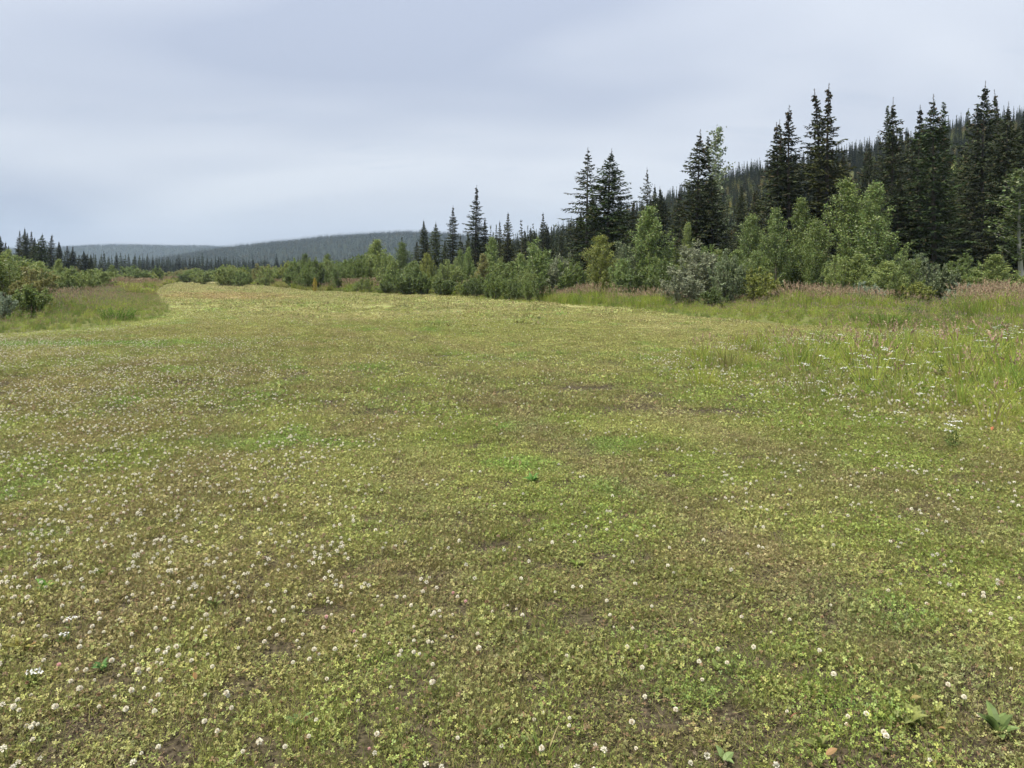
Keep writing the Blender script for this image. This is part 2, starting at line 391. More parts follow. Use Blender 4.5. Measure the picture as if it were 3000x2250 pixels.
fx, fy = V[:, 0], V[:, 1]
sd_m = poly_sd(fx, fy, MOWN)
turf = sward(fx, fy)
turf = lerp(turf, C_WILD * 0.9, sstep(0.4, -0.4, sd_m))
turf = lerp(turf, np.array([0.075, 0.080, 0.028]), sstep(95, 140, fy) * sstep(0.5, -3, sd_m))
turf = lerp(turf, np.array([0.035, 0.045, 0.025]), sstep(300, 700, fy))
near = sstep(30, 10, fy)
soil = np.clip(soilness(fx, fy) + 0.95 * near, 0, 1) * sstep(45, 14, fy)
at = me.attributes.new('turf', 'FLOAT_COLOR', 'POINT'); at.data.foreach_set('color', np.concatenate([turf, np.ones((len(turf), 1))], 1).astype(np.float32).ravel())
at = me.attributes.new('soil', 'FLOAT', 'POINT'); at.data.foreach_set('value', soil.astype(np.float32))
me.materials.append(M_GROUND); me.update()
ground = obj('ground', me)
tag(ground, 'mown clover and grass field with rough ground and hills beyond', kind='structure')

# ------------------------------------------------------------------ scattering of uncountable cover (geometry nodes on a point cloud)
def protos(name, meshes):
    c = bpy.data.collections.new(name)
    for i, m in enumerate(meshes):
        o = bpy.data.objects.new('%s_%02d' % (name, i), m); c.objects.link(o)
    return c
def scatter(name, P, rot, scl, idx, tint, coll, label, cat):
    n = len(P)
    m = bpy.data.meshes.new(name)
    m.vertices.add(n); m.vertices.foreach_set('co', np.asarray(P, np.float32).ravel())
    a = m.attributes.new('rot', 'FLOAT_VECTOR', 'POINT'); a.data.foreach_set('vector', np.asarray(rot, np.float32).ravel())
    a = m.attributes.new('scl', 'FLOAT_VECTOR', 'POINT'); a.data.foreach_set('vector', np.asarray(scl, np.float32).ravel())
    a = m.attributes.new('idx', 'INT', 'POINT'); a.data.foreach_set('value', np.asarray(idx, np.int32))
    a = m.attributes.new('tint', 'FLOAT_COLOR', 'POINT'); a.data.foreach_set('color', np.concatenate([tint, np.ones((n, 1))], 1).astype(np.float32).ravel())
    o = obj(name, m)
    g = bpy.data.node_groups.new(name, 'GeometryNodeTree')
    g.interface.new_socket('Geometry', in_out='INPUT', socket_type='NodeSocketGeometry'); g.interface.new_socket('Geometry', in_out='OUTPUT', socket_type='NodeSocketGeometry')
    N = g.nodes.new; L = g.links.new
    gi = N('NodeGroupInput'); go = N('NodeGroupOutput'); ip = N('GeometryNodeInstanceOnPoints'); ci = N('GeometryNodeCollectionInfo')
    ci.inputs['Collection'].default_value = coll; ci.inputs['Separate Children'].default_value = True; ci.inputs['Reset Children'].default_value = True
    def na(nm, dt):
        q = N('GeometryNodeInputNamedAttribute'); q.data_type = dt; q.inputs['Name'].default_value = nm; return q.outputs['Attribute']
    L(gi.outputs[0], ip.inputs['Points']); L(ci.outputs[0], ip.inputs['Instance']); ip.inputs['Pick Instance'].default_value = True
    L(na('idx', 'INT'), ip.inputs['Instance Index']); L(na('scl', 'FLOAT_VECTOR'), ip.inputs['Scale'])
    e = N('FunctionNodeEulerToRotation'); L(na('rot', 'FLOAT_VECTOR'), e.inputs[0]); L(e.outputs[0], ip.inputs['Rotation'])
    L(ip.outputs[0], go.inputs[0])
    md = o.modifiers.new('scatter', 'NODES'); md.node_group = g
    tag(o, label, cat, kind='stuff')
    return o
def rotz(n, tilt=0.12):
    r = np.zeros((n, 3)); r[:, 2] = rng.random(n) * 2 * np.pi; r[:, 0] = rng.normal(0, tilt, n); r[:, 1] = rng.normal(0, tilt, n); return r
def scl3(s):
    return np.repeat(np.asarray(s, float)[:, None], 3, 1)
def fan_points(d0, d1, dens, k=0.74, side=1.6):
    """random ground points in the field of view, a few steps wider than it"""
    area = (k * (d1 ** 2 - d0 ** 2) + 2 * side * (d1 - d0))
    n = int(area * dens)
    y = np.sqrt(rng.random(n * 2) * (d1 ** 2 - d0 ** 2) + d0 ** 2)[:n]
    x = (rng.random(n) * 2 - 1) * (k * y + side)
    return x, y

# ---- prototypes of the mown turf
def clover_patch(rad, n, leaf, hgt, blades, bits):
    g = Geo()
    a = rng.random(n) * 2 * np.pi; r = rad * np.sqrt(rng.random(n)); z = hgt * (0.25 + 0.75 * rng.random(n))
    C = np.stack([r * np.cos(a), r * np.sin(a), z], 1)
    yaw = rng.random(n) * 2 * np.pi; s = leaf * (0.40 + 1.0 * rng.random(n) ** 1.4)
    tl = rng.normal(0, 0.5, (n, 2))
    rr = rng.random(n)
    for k in range(3):
        t = yaw + k * 2.094
        D = unit(np.stack([np.cos(t), np.sin(t), tl[:, 0] * np.cos(t) + tl[:, 1] * np.sin(t) + 0.12], 1))
        U = unit(np.stack([-np.sin(t), np.cos(t), -tl[:, 0] * np.sin(t) + tl[:, 1] * np.cos(t)], 1))
        s1 = s[:, None]
        g.quads(np.stack([C, C + D * s1 * 0.7 + U * s1 * 0.48, C + D * s1 * 1.02, C + D * s1 * 0.7 - U * s1 * 0.48], 1), 0, rr)
    if blades:
        a = rng.random(blades) * 2 * np.pi; r = rad * np.sqrt(rng.random(blades))
        C = np.stack([r * np.cos(a), r * np.sin(a), 0 * a], 1)
        D = rdir(blades, 0.9); D[:, 2] = np.abs(D[:, 2]); U = sides_of(D)
        g.leaves(C, D, U, hgt * (0.8 + 1.3 * rng.random(blades)), 0.0035 * leaf / 0.011, 1, fat=0.3)
    if bits:                                        # dry litter lying flat
        a = rng.random(bits) * 2 * np.pi; r = rad * np.sqrt(rng.random(bits))
        C = np.stack([r * np.cos(a), r * np.sin(a), hgt * 0.5 * rng.random(bits) + 0.003], 1)
        D = rdir(bits); D[:, 2] *= 0.25; D = unit(D); U = unit(np.cross(D, np.array([0, 0, 1.]) + 0.4 * rdir(bits)))
        g.leaves(C, D, U, leaf * (1.0 + 1.6 * rng.random(bits)), leaf * 0.35, 2)
    return g
M_LIT = foliage('dry_litter', (0.27, 0.205, 0.105), alt=(0.09, 0.06, 0.04), alt_frac=0.5, var=0.4, transl=0.15)
MATS = [M_CLOV, M_BLADE, M_LIT]
M_CRUMB = foliage('soil_crumbs', (0.12, 0.095, 0.065), var=0.5, transl=0.0, rough=0.95, spec=0.1)
def crumbs():
    g = clover_patch(0.085, 3, 0.007, 0.012, 8, 34)
    n = 46; a = rng.random(n) * 6.28; r = 0.085 * np.sqrt(rng.random(n)); q = 0.0022 + 0.0055 * rng.random(n) ** 3
    C = np.stack([r * np.cos(a), r * np.sin(a), q * 0.4], 1)
    A = rdir(n); B = unit(np.cross(A, rdir(n))); D = np.cross(A, B)
    for sa in (-1, 1):
        for sb in (-1, 1):
            for sd_ in (-1, 1):
                g.tris(np.stack([C + A * (sa * q)[:, None], C + B * (sb * q * 0.8)[:, None], C + D * (sd_ * q * 0.7)[:, None]], 1), 3, np.linspace(0, 1, n))
    return g.mesh('soil_crumbs', MATS + [M_CRUMB])
turf_near = protos('turf_near', [clover_patch(0.075, [72, 52, 84, 16, 40][i % 5], 0.0062, 0.026, [40, 60, 26, 130, 70][i % 5], [22, 30, 18, 34, 44][i % 5]).mesh('turf_near', MATS) for i in range(10)] + [crumbs() for i in range(3)])
turf_mid = protos('turf_mid', [clover_patch(0.20, [110, 75, 36, 90][i % 4], 0.0118, 0.036, [80, 120, 220, 100][i % 4], [34, 40, 60, 30][i % 4]).mesh('turf_mid', MATS) for i in range(8)])
turf_far = protos('turf_far', [clover_patch(0.55, 90, 0.030, 0.045, 150, 30).mesh('turf_far', MATS) for i in range(6)])

def lay_turf(name, d0, d1, dens, coll, n_p, smin, smax, label, keep_soil, fin=None, fout=None, shade=1.0):
    x, y = fan_points(d0, d1, dens)
    s = poly_sd(x, y, MOWN); w = poly_sd(x, y, WEED)
    ok = ((s > -0.1) | (w > 0)) & (rng.random(len(x)) > keep_soil * soilness(x, y))
    if fin: ok &= rng.random(len(x)) < sstep(fin[0], fin[1], y)
    if fout: ok &= rng.random(len(x)) > sstep(fout[0], fout[1], y)
    x, y = x[ok], y[ok]
    n = len(x)
    t = shade * 1.12 * sward(x, y) * (0.72 + 0.56 * rng.random(n))[:, None]
    grn = rng.random(n) < 0.25
    t[grn] = t[grn] * 0.5 + C_GREEN * 0.55
    idx = rng.integers(0, n_p, n)
    if name == 'clover_turf':
        xs, ys = fan_points(1.9, 8.5, 150)
        k = rng.random(len(xs)) < 0.15 + 0.9 * soilness(xs, ys) + 0.5 * track(xs, ys)
        xs, ys = xs[k], ys[k]
        x = np.concatenate([x, xs]); y = np.concatenate([y, ys]); idx = np.concatenate([idx, rng.integers(n_p, n_p + 3, len(xs))])
        t = np.concatenate([t, sward(xs, ys)]); n = len(x)
    P = np.stack([x, y, terrain(x, y) - 0.002], 1)
    sc = scl3(smin + (smax - smin) * rng.random(n)); sc[:, 2] *= 0.5 + 1.3 * fbm(x, y, 0.45, 101, 3)
    scatter(name, P, rotz(n, 0.08), sc, idx, t, coll, label, 'ground cover')
lay_turf('clover_turf', 1.9, 8.5, 270, turf_near, 10, 0.8, 1.35, 'short clover and grass turf at the near end of the field', 0.45)
lay_turf('mown_turf', 7.5, 38, 34, turf_mid, 8, 0.8, 1.3, 'mown clover and grass turf in the middle of the field', 0.8, (7.2, 8.6), (22, 38))
lay_turf('mown_grass', 20, 150, 2.4, turf_far, 6, 0.8, 1.4, 'mown yellow-green grass at the far end of the field', 0.0, (20, 42), None, 0.86)

# ------------------------------------------------------------------ clover flower heads
def clover_head(rad, nlat, mats, stem, seed_droop):
    g = Geo()
    n = nlat
    # florets radiating from a small dome, lower ones hanging
    k = np.arange(n); ph = np.arccos(1 - 1.55 * (k + 0.5) / n); th = k * 2.39996
    D = np.stack([np.sin(ph) * np.cos(th), np.sin(ph) * np.sin(th), np.cos(ph)], 1)
    C0 = np.array([0, 0, stem])
    U = unit(np.cross(D, np.array([0.03, 0.02, 1.0]))); Vv = np.cross(D, U)
    w = rad * 0.36
    tip = C0 + D * rad * (0.9 + 0.25 * rng.random(n))[:, None]
    base = C0 + D * rad * 0.25
    g.quads(np.stack([base, tip * 0.6 + base * 0.4 + U * w, tip, tip * 0.6 + base * 0.4 - U * w], 1), 0)
    g.quads(np.stack([base, tip * 0.6 + base * 0.4 + Vv * w, tip, tip * 0.6 + base * 0.4 - Vv * w], 1), 0)
    g.tube([(0.004, 0.003, 0), (0.002, -0.001, stem * 0.5), (0, 0, stem)], 0.0011, 3, 1)
    return g.mesh('clover_flower', mats)
CF = [clover_head(0.0088 * (0.85 + 0.3 * rng.random()), 40, [M_CLF, M_STEM], 0.042 + 0.02 * rng.random(), 0) for i in range(6)]
CFP = clover_head(0.0085, 22, [M_PINK, M_STEM], 0.05, 0)
M_CLFI = foliage('clover_petals_far', (0.80, 0.76, 0.63), var=0.15, transl=0.3, hue=0.005, src='inst')
M_FADED = foliage('faded_clover_petals', (0.42, 0.29, 0.18), var=0.3, transl=0.2)
CFB = clover_head(0.0082, 34, [M_FADED, M_STEM], 0.038, 0)
cl_far = protos('clover_head_far', [clover_head(0.0098, 10, [M_CLFI, M_STEM], 0.05, 0) for i in range(4)])
def flower_density(x, y):
    d = 24 + 40 * sstep(0.44, 0.64, fbm(x, y, 2.0, 111)) * (0.35 + 1.3 * sstep(0.4, 0.6, fbm(x, y, 0.4, 113, 2)))
    d = d * (0.42 + 0.58 * sstep(0.3, 0.75, np.abs(x + 0.02 * y) / (0.55 * y + 1)))
    d = d * (1 + 3.2 * sstep(0.05, -0.4, x / (y + 0.5)) * sstep(24, 8, y) * (0.3 + 1.4 * sstep(0.38, 0.62, fbm(x, y, 0.7, 119, 3))))
    d = d * (1 + 0.9 * sstep(6.5, 3.5, y)) + 10 * sstep(6.5, 3.5, y)
    w = poly_sd(x, y, WEED)
    d = d + 48 * sstep(-0.6, 0.8, w) * sstep(0.35, 0.6, fbm(x, y, 1.5, 117))
    d = d + 70 * sstep(1.0, 0.5, np.hypot((x + 10.8) / 4.2, (y - 17.2) / 1.1))
    s = poly_sd(x, y, MOWN)
    strip = sstep(9.5, 2.5, s) * sstep(12, 18, y) * sstep(-14, -6, x + 0.18 * (y - 30)) * (w < 0)
    return d * (1 - 0.85 * strip) * (1 - 0.7 * np.clip(track(x, y), 0, 1))
x, y = fan_points(2.1, 40, 170)
s = poly_sd(x, y, MOWN); w = poly_sd(x, y, WEED)
ok = ((s > 0.3) | (w > 0)) & (rng.random(len(x)) < flower_density(x, y) / 170.0 * sstep(42, 24, y))
x, y = x[ok], y[ok]
vis = (np.abs(x) < 0.66 * y) & (y > 2.5)
order = np.argsort(np.where(vis, y, 1e6))
first = order[:300]
for q, i in enumerate(first):
    pink = (q % 41 == 7); faded = (q % 6 == 4) and not pink
    o = obj('clover_flower', CFP if pink else CFB if faded else CF[q % 6], loc=(x[i], y[i], float(terrain(x[i:i + 1], y[i:i + 1])[0]) - 0.004), rz=random.uniform(0, 6.28))
    o.rotation_euler.x = random.gauss(0, 0.18); o.rotation_euler.y = random.gauss(0, 0.18)
    o.scale = (random.uniform(0.65, 1.15),) * 3
    if pink: tag(o, 'pinkish clover flower head in the near turf', 'flower', 'pinkish clover flowers in the near turf')
    elif faded: tag(o, 'faded brown clover flower head in the near turf', 'flower', 'faded clover flowers in the near turf')
    else: tag(o, 'small white clover flower head on a short stem in the near turf', 'flower', 'white clover flowers in the near turf')
rest = order[300:]
x, y = x[rest], y[rest]
n = len(x)
sc = scl3(0.85 + 0.4 * rng.random(n)); sc[:, 2] *= 1 + 1.2 * sstep(0, 1.5, poly_sd(x, y, WEED)) * rng.random(n)
scatter('clover_blossom', np.stack([x, y, terrain(x, y)], 1), rotz(n, 0.2), sc, rng.integers(0, 4, n), np.where(rng.random((n, 1)) < 0.25, np.array([[0.55, 0.42, 0.34]]), np.array([[1.0, 1.0, 1.0]])) * (0.75 + 0.35 * rng.random((n, 1))), cl_far, 'countless white clover blossoms sprinkled over the field', 'flowers')

# ------------------------------------------------------------------ rough grass and weeds
def grass_tuft(rad, n, h, wd, lean, seeds=0, seed_mat=1, seed_len=0.16, leafy=0, leaf=0.05):
    """blades as bent three-piece strips; some carry a seed head"""
    g = Geo()
    a = rng.random(n) * 2 * np.pi; r = rad * np.sqrt(rng.random(n))
    B = np.stack([r * np.cos(a), r * np.sin(a), 0 * a], 1)
    hh = h * (0.45 + 0.6 * rng.random(n))
    out = np.stack([np.cos(a), np.sin(a), 0 * a], 1) * (lean * (0.3 + rng.random(n)))[:, None] + rng.normal(0, 0.12, (n, 3)) * np.array([1, 1, 0])
    yaw = rng.random(n) * np.pi; U = np.stack([np.cos(yaw), np.sin(yaw), 0 * yaw], 1)
    def pt(t): return B + out * hh[:, None] * (t ** 1.7) + np.array([0, 0, 1.]) * (hh * (t - 0.16 * t * t * lean * 2))[:, None]
    w = wd * (0.7 + 0.6 * rng.random(n))[:, None]
    rr = rng.random(n)
    p0, p1, p2, p3 = pt(0), pt(0.4), pt(0.75), pt(1.0)
    g.quads(np.stack([p0 - U * w / 2, p0 + U * w / 2, p1 + U * w / 2, p1 - U * w / 2], 1), 0, rr)
    g.quads(np.stack([p1 - U * w / 2, p1 + U * w / 2, p2 + U * w / 3, p2 - U * w / 3], 1), 0, rr)
    g.tris(np.stack([p2 - U * w / 3, p2 + U * w / 3, p3], 1), 0, rr)
    if seeds:
        k = np.argsort(-hh)[:seeds]
        D0 = unit(p3[k] - p2[k])
        for j in range(7):
            t = j / 6.0
            C = p3[k] + D0 * (seed_len * (t - 0.35))
            D = unit(D0 + 0.55 * rdir(len(k)))
            g.leaves(C, D, sides_of(D), seed_len * (0.42 - 0.22 * t), wd * 2.0 + 0.006, seed_mat)
    if leafy:
        k = rng.integers(0, n, leafy); t = 0.15 + 0.8 * rng.random(leafy)
        C = B[k] + out[k] * hh[k, None] * (t ** 1.7)[:, None] + np.array([0, 0, 1.]) * (hh[k] * (t - 0.16 * t * t * lean * 2))[:, None]
        D = rdir(leafy, 0.25)
        g.leaves(C, D, sides_of(D), leaf * (0.6 + 0.8 * rng.random(leafy)), leaf * 0.32, 0)
    return g
def umbel_plant(n, h):
    g = Geo()
    for i in range(n):
        a = random.uniform(0, 6.28); r = random.uniform(0, 0.10); hh = h * random.uniform(0.6, 1.1)
        b = np.array([r * math.cos(a), r * math.sin(a), 0]); t = b + np.array([random.gauss(0, 0.06), random.gauss(0, 0.06), hh])
        g.tube([b, (b + t) / 2 + 0.01, t], 0.0025, 3, 1)
        m = 16; aa = rng.random(m) * 6.28; q = 0.045 * np.sqrt(rng.random(m))
        C = t + np.stack([q * np.cos(aa), q * np.sin(aa), 0.006 * rng.random(m)], 1)
        D = rdir(m); D[:, 2] *= 0.3; D = unit(D); U = unit(np.cross(np.array([0, 0, 1.]), D))
        g.leaves(C - D * 0.009, D, U, 0.020, 0.018, 0, fat=0.5)
        m = 14; tt = rng.random(m)[:, None]; C = b + (t - b) * tt * 0.7; D = rdir(m, 0.3); g.leaves(C, D, sides_of(D), 0.06, 0.012, 1)
    return g
GM = [M_BLADE, M_SEED, M_PURP]
tuft_meshes = []
for i in range(3): tuft_meshes.append(grass_tuft(0.10, 46, 0.26, 0.006, 0.55).mesh('tuft_short', GM))                                   # 0-2 short grass
for i in range(3): tuft_meshes.append(grass_tuft(0.16, 60, 0.62, 0.009, 0.35, seeds=4, leafy=40).mesh('tuft_mid', GM))                   # 3-5 knee-high
for i in range(3): tuft_meshes.append(grass_tuft(0.22, 64, 1.05, 0.011, 0.16, seeds=9, seed_mat=1, seed_len=0.20, leafy=90).mesh('tuft_red', GM))   # 6-8 red-topped
for i in range(3): tuft_meshes.append(grass_tuft(0.20, 34, 0.85, 0.010, 0.2, seeds=5, seed_mat=2, seed_len=0.16, leafy=260, leaf=0.10).mesh('tuft_fireweed', GM))  # 9-11 leafy herb
for i in range(3): tuft_meshes.append(grass_tuft(0.09, 12, 0.18, 0.006, 0.4, leafy=90, leaf=0.055).mesh('weed_low', GM))                  # 12-14 low leafy weed
for i in range(2): tuft_meshes.append(umbel_plant(3, 0.42).mesh('umbel', [M_UMB, M_STEM]))                                               # 15-16 white umbels
for i in range(2): tuft_meshes.append(grass_tuft(0.5, 240, 0.95, 0.022, 0.2, seeds=40, seed_mat=1, seed_len=0.25, leafy=260, leaf=0.14).mesh('tuft_wide', GM))      # 17-18 far, wide
for i in range(2): tuft_meshes.append(grass_tuft(0.5, 200, 0.6, 0.022, 0.3, seeds=10, leafy=420, leaf=0.13).mesh('herb_wide', GM))        # 19-20 far green
TUFT = protos('rough_grass', tuft_meshes)
def spread(name, x, y, idx, scale, tint, label, cat='grass', tilt=0.07):
    n = len(x)
    sc = scl3(scale)
    scatter(name, np.stack([x, y, terrain(x, y) - 0.01], 1), rotz(n, tilt), sc, idx, tint, TUFT, label, cat)
G1 = np.array([0.22, 0.30, 0.055]); G2 = np.array([0.38, 0.42, 0.085]); G3 = np.array([0.13, 0.185, 0.05]); G4 = np.array([0.30, 0.285, 0.10])
def mixtint(n, x, y, cols, seed):
    f = np.clip(fbm(x, y, 2.2, seed) * 1.6 - 0.3 + rng.normal(0, 0.15, n), 0, 0.999) * (len(cols) - 1)
    i = f.astype(int); t = f - i; cols = np.array(cols)
    return (cols[i] * (1 - t)[:, None] + cols[np.minimum(i + 1, len(cols) - 1)] * t[:, None]) * (0.85 + 0.3 * rng.random(n))[:, None]
# right-hand weedy verge
x, y = fan_points(4, 24, 42)
w = poly_sd(x, y, WEED) + 1.6 * (fbm(x, y, 1.7, 131) - 0.5)
ok = (w > 0) & (rng.random(len(x)) < 0.25 + 0.75 * sstep(0, 2.0, w)) & (fbm(x, y, 0.9, 133, 3) + 0.12 * sstep(0.5, 3, w) > 0.42)
x, y, w = x[ok], y[ok], w[ok]; n = len(x)
idx = np.where(rng.random(n) < 0.45, rng.integers(12, 15, n), rng.integers(0, 3, n))
u = rng.random(n); idx = np.where(u < 0.04, rng.integers(15, 17, n), idx); idx = np.where((u > 0.955) & (w > 1), rng.integers(3, 6, n), idx)
spread('verge_weeds', x, y, idx, (0.55 + 0.5 * rng.random(n)) * (0.6 + 0.5 * sstep(0, 4, w)), mixtint(n, x, y, [G1, G2, G2, G1 * 1.1, G4], 135), 'knee-high grass, clover and yarrow of the weedy right-hand verge')
# tall rough grass right, in front of the shrubs
def rough(xlo, xhi, ylo, yhi, dens):
    n = int((xhi - xlo) * (yhi - ylo) * dens)
    x = xlo + (xhi - xlo) * rng.random(n); y = ylo + (yhi - ylo) * rng.random(n)
    ok = (np.abs(x) < 0.74 * y + 3) & (poly_sd(x, y, MOWN) < -0.15) & (poly_sd(x, y, WEED) < 0.2)
    return x[ok], y[ok]
x, y = rough(-6, 48, 19, 62, 11)
s = -poly_sd(x, y, MOWN)
back = sstep(0.5, 4.5, s + 2.5 * (fbm(x, y, 4, 141) - 0.5))
n = len(x)
redz = np.zeros(n)
for (bx_, by_, rx_, ry_) in [(3.4, 43, 3.6, 2.4), (6.6, 38, 2.2, 2.0), (14.2, 34, 3.2, 2.4), (20.5, 31, 3.0, 2.6), (17.5, 26.8, 2.2, 1.8), (-8, 66, 3, 1.5)]:
    redz = np.maximum(redz, sstep(1.15, 0.55, np.hypot((x - bx_) / rx_, (y - by_) / ry_) + 0.5 * (fbm(x, y, 1.6, 143) - 0.5)))
u = rng.random(n)
idx = np.where(u < back * 0.03 + sstep(0.2, 1.2, s) * 0.62 * redz, rng.integers(6, 9, n), np.where(u < 0.55 + 0.3 * back, rng.integers(3, 6, n), rng.integers(0, 3, n)))
idx = np.where((rng.random(n) < 0.25 * back + 0.5 * back * (x < 1)) & (redz < 0.5), rng.integers(9, 12, n), idx)
idx = np.where((rng.random(n) < 0.03), rng.integers(15, 17, n), idx)
quick = sstep(0.1, 0.7, s)
hs_ = (0.34 + 0.16 * back + 0.40 * quick * redz + 0.5 * back * (fbm(x, y, 2.5, 149) - 0.5)) * (0.75 + 0.45 * rng.random(n)); hs_ = np.where(idx < 3, hs_ * 1.5, hs_)
spread('tall_grass', x, y, idx, hs_, mixtint(n, x, y, [G3, G1, G2, G1, G2], 145), 'tall red-topped grass along the right edge of the field')
# left rough
x, y = rough(-50, -9, 17, 70, 9)
s = -poly_sd(x, y, MOWN); n = len(x)
back = sstep(0.4, 4.0, s + 2.0 * (fbm(x, y, 3, 151) - 0.5))
u = rng.random(n)
redl = sstep(0.44, 0.58, fbm(x, y * 0.6, 5, 157))
idx = np.where(u < back * 0.28 * redl, rng.integers(6, 9, n), np.where(u < back * (0.25 + 0.35 * redl), rng.integers(9, 12, n), np.where(u < 0.9, rng.integers(3, 6, n), rng.integers(0, 3, n))))
idx = np.where(rng.random(n) < 0.015, rng.integers(15, 17, n), idx)
hs_ = (0.34 + 0.42 * back * sstep(26, 34, y - 0.3 * (x + 14))) * (0.75 + 0.45 * rng.random(n))
spread('fireweed_rough', x, y, idx, hs_, mixtint(n, x, y, [G1, G2, G3 * 1.2, G1, G4], 155), 'fireweed gone to seed and rough grass at the left edge of the field')
# far verges
n = 16000
y = np.sqrt(rng.random(n) * (230 ** 2 - 58 ** 2) + 58 ** 2); x = (rng.random(n) * 2 - 1) * 0.78 * y
ok = (poly_sd(x, y, MOWN) < -0.3) & (x < 0.30 * y + 6)
x, y = x[ok], y[ok]; n = len(x)
idx = np.where(rng.random(n) < 0.12 + 0.35 * sstep(0.52, 0.6, fbm(x, y, 12, 167)), rng.integers(17, 19, n), rng.integers(19, 21, n))
spread('far_rough', x, y, idx, 0.7 + 0.6 * rng.random(n), mixtint(n, x, y, [G1, G2, G4 * 1.1, G1, G2 * 1.1], 165), 'rough grass and herbs beyond the far end of the field')

# ------------------------------------------------------------------ spruce trees
def spruce(H, Rb, whorl, nbr, twig, tw_w, ragged, bare=0.0, cones=0, spire=0.15, double=False, gap=0.0):
    """returns trunk mesh and crown mesh"""
    tr = Geo(); cr = Geo()
    bend = rng.normal(0, 0.012 * H, 2)
    def axis(z):
        t = z / H
        return np.array([bend[0] * math.sin(t * 2.6), bend[1] * math.sin(t * 2.1 + 0.4), z])
    zs = np.linspace(-0.15, H, 12)
    zs[-1] = H * 1.02
    tr.tube([axis(z) for z in zs], np.maximum(0.012 * H * (1 - np.clip(zs / H, 0, 1)) ** 0.9, 0.012), 7, 0)
    z = 0.04 * H + bare * H
    tips = []
    while z < H * 0.985:
        t = z / H
        prof_ = (1 - t) ** 0.66 * (1 - 0.45 * sstep(1 - spire, 1.0, t)) * (1 - 0.42 * sstep(0.80, 0.97, t))
        prof_ *= min(1.0, 0.62 + 2.2 * t)
        L0 = max(Rb * prof_, 0.10)
        k = max(3, int(round(nbr * (0.7 + 0.3 * (1 - t)) + rng.normal(0, 0.8))))
        a0 = rng.random() * 6.28
        for b in range(k):
            if rng.random() < gap: continue
            a = a0 + b * 6.283 / k + rng.normal(0, 0.25)
            Lb = L0 * (1 + ragged * rng.normal(0, 1)); Lb = min(max(Lb, 0.25 * L0), 1.7 * L0)
            rise = 0.55 * t - 0.28 + rng.normal(0, 0.08)
            hd = np.array([math.cos(a), math.sin(a), 0.0]); sdv = np.array([-math.sin(a), math.cos(a), 0.0])
            base = axis(z + rng.normal(0, 0.25 * whorl))
            m = max(3, int(Lb / twig * 2.1))
            ts = (np.arange(m) + 0.6) / m
            dr = -0.20 * Lb * ts ** 1.5 * (1 - t) + 0.13 * Lb * ts ** 3
            P = base + hd * (Lb * ts)[:, None] + np.array([0, 0, 1.]) * (rise * Lb * ts + dr)[:, None]
            if Lb > 0.8: tr.tube(np.vstack([base, P[::max(1, m // 3)]]), np.linspace(0.012, 0.004, len(P[::max(1, m // 3)]) + 1), 3, 0)
            tl = min(twig, 0.42 * Lb + 0.05) * (0.55 + 0.6 * (1 - ts)) * (0.8 + 0.4 * rng.random(m))
            for sgn in (-1, 1):
                D = unit(hd * (0.55 + 0.3 * ts[:, None]) + sdv * sgn * (0.8 + 0.3 * rng.random(m))[:, None] + np.array([0, 0, 1.]) * rng.normal(-0.22, 0.18, m)[:, None])
                U = unit(np.cross(D, np.array([0, 0, 1.]) + 0.8 * rdir(m)))
                cr.leaves(P, D, U, tl, tw_w, 0, fat=0.4)
                D2 = unit(D + 0.5 * rdir(m) + np.array([0, 0, -0.35]))
                cr.leaves(P + D * tl[:, None] * 0.3, D2, sides_of(D2), tl * 0.75, tw_w, 0, fat=0.4)
            D = unit(hd + np.array([0, 0, 1.]) * (rise + 0.1) + 0.25 * rdir(m))
            tq = min(twig, 0.45 * Lb + 0.05); cr.leaves(P - hd * tq * 0.3, D, sides_of(D), tq, tw_w * 1.1, 0, fat=0.4)
            if cones and t > 0.72 and rng.random() < cones:
                C = P[-1:] + 0.05 * rdir(4); D = unit(np.array([0, 0, -1.]) + 0.3 * rdir(4))
                cr.leaves(C, D, sides_of(D), 0.11, 0.05, 1)
        z += whorl * (0.75 + 0.5 * rng.random()) * (0.6 + 0.6 * (1 - t))
    m = 12
    C = np.array([axis(H * (0.93 + 0.07 * q / m)) for q in range(m)]); D = rdir(m, 0.7); cr.leaves(C, D, sides_of(D), np.linspace(0.24, 0.09, m), tw_w * 0.6, 0)
    C = np.array([axis(H * (0.99 + 0.03 * q / 6)) for q in range(6)]); D = rdir(6, 0.6); cr.leaves(C, D, sides_of(D), 0.09, 0.03, 0)
    if double:                                      # a second leader beside the first
        top = H * 0.97
        for q in range(26):
            zz = H * 0.80 + (top - H * 0.80) * q / 25
            C = axis(zz) + np.array([0.035 * H * min(1, (q + 4) / 12), 0.01 * H, 0]); D = rdir(6, 0.15)
            cr.leaves(np.repeat(C[None], 6, 0), D, sides_of(D), 0.42 * (1 - q / 27) + 0.08, tw_w, 0)
    return tr.mesh('spruce_trunk', [M_BARK]), cr.mesh('spruce_crown', [M_SPR, M_CONE])
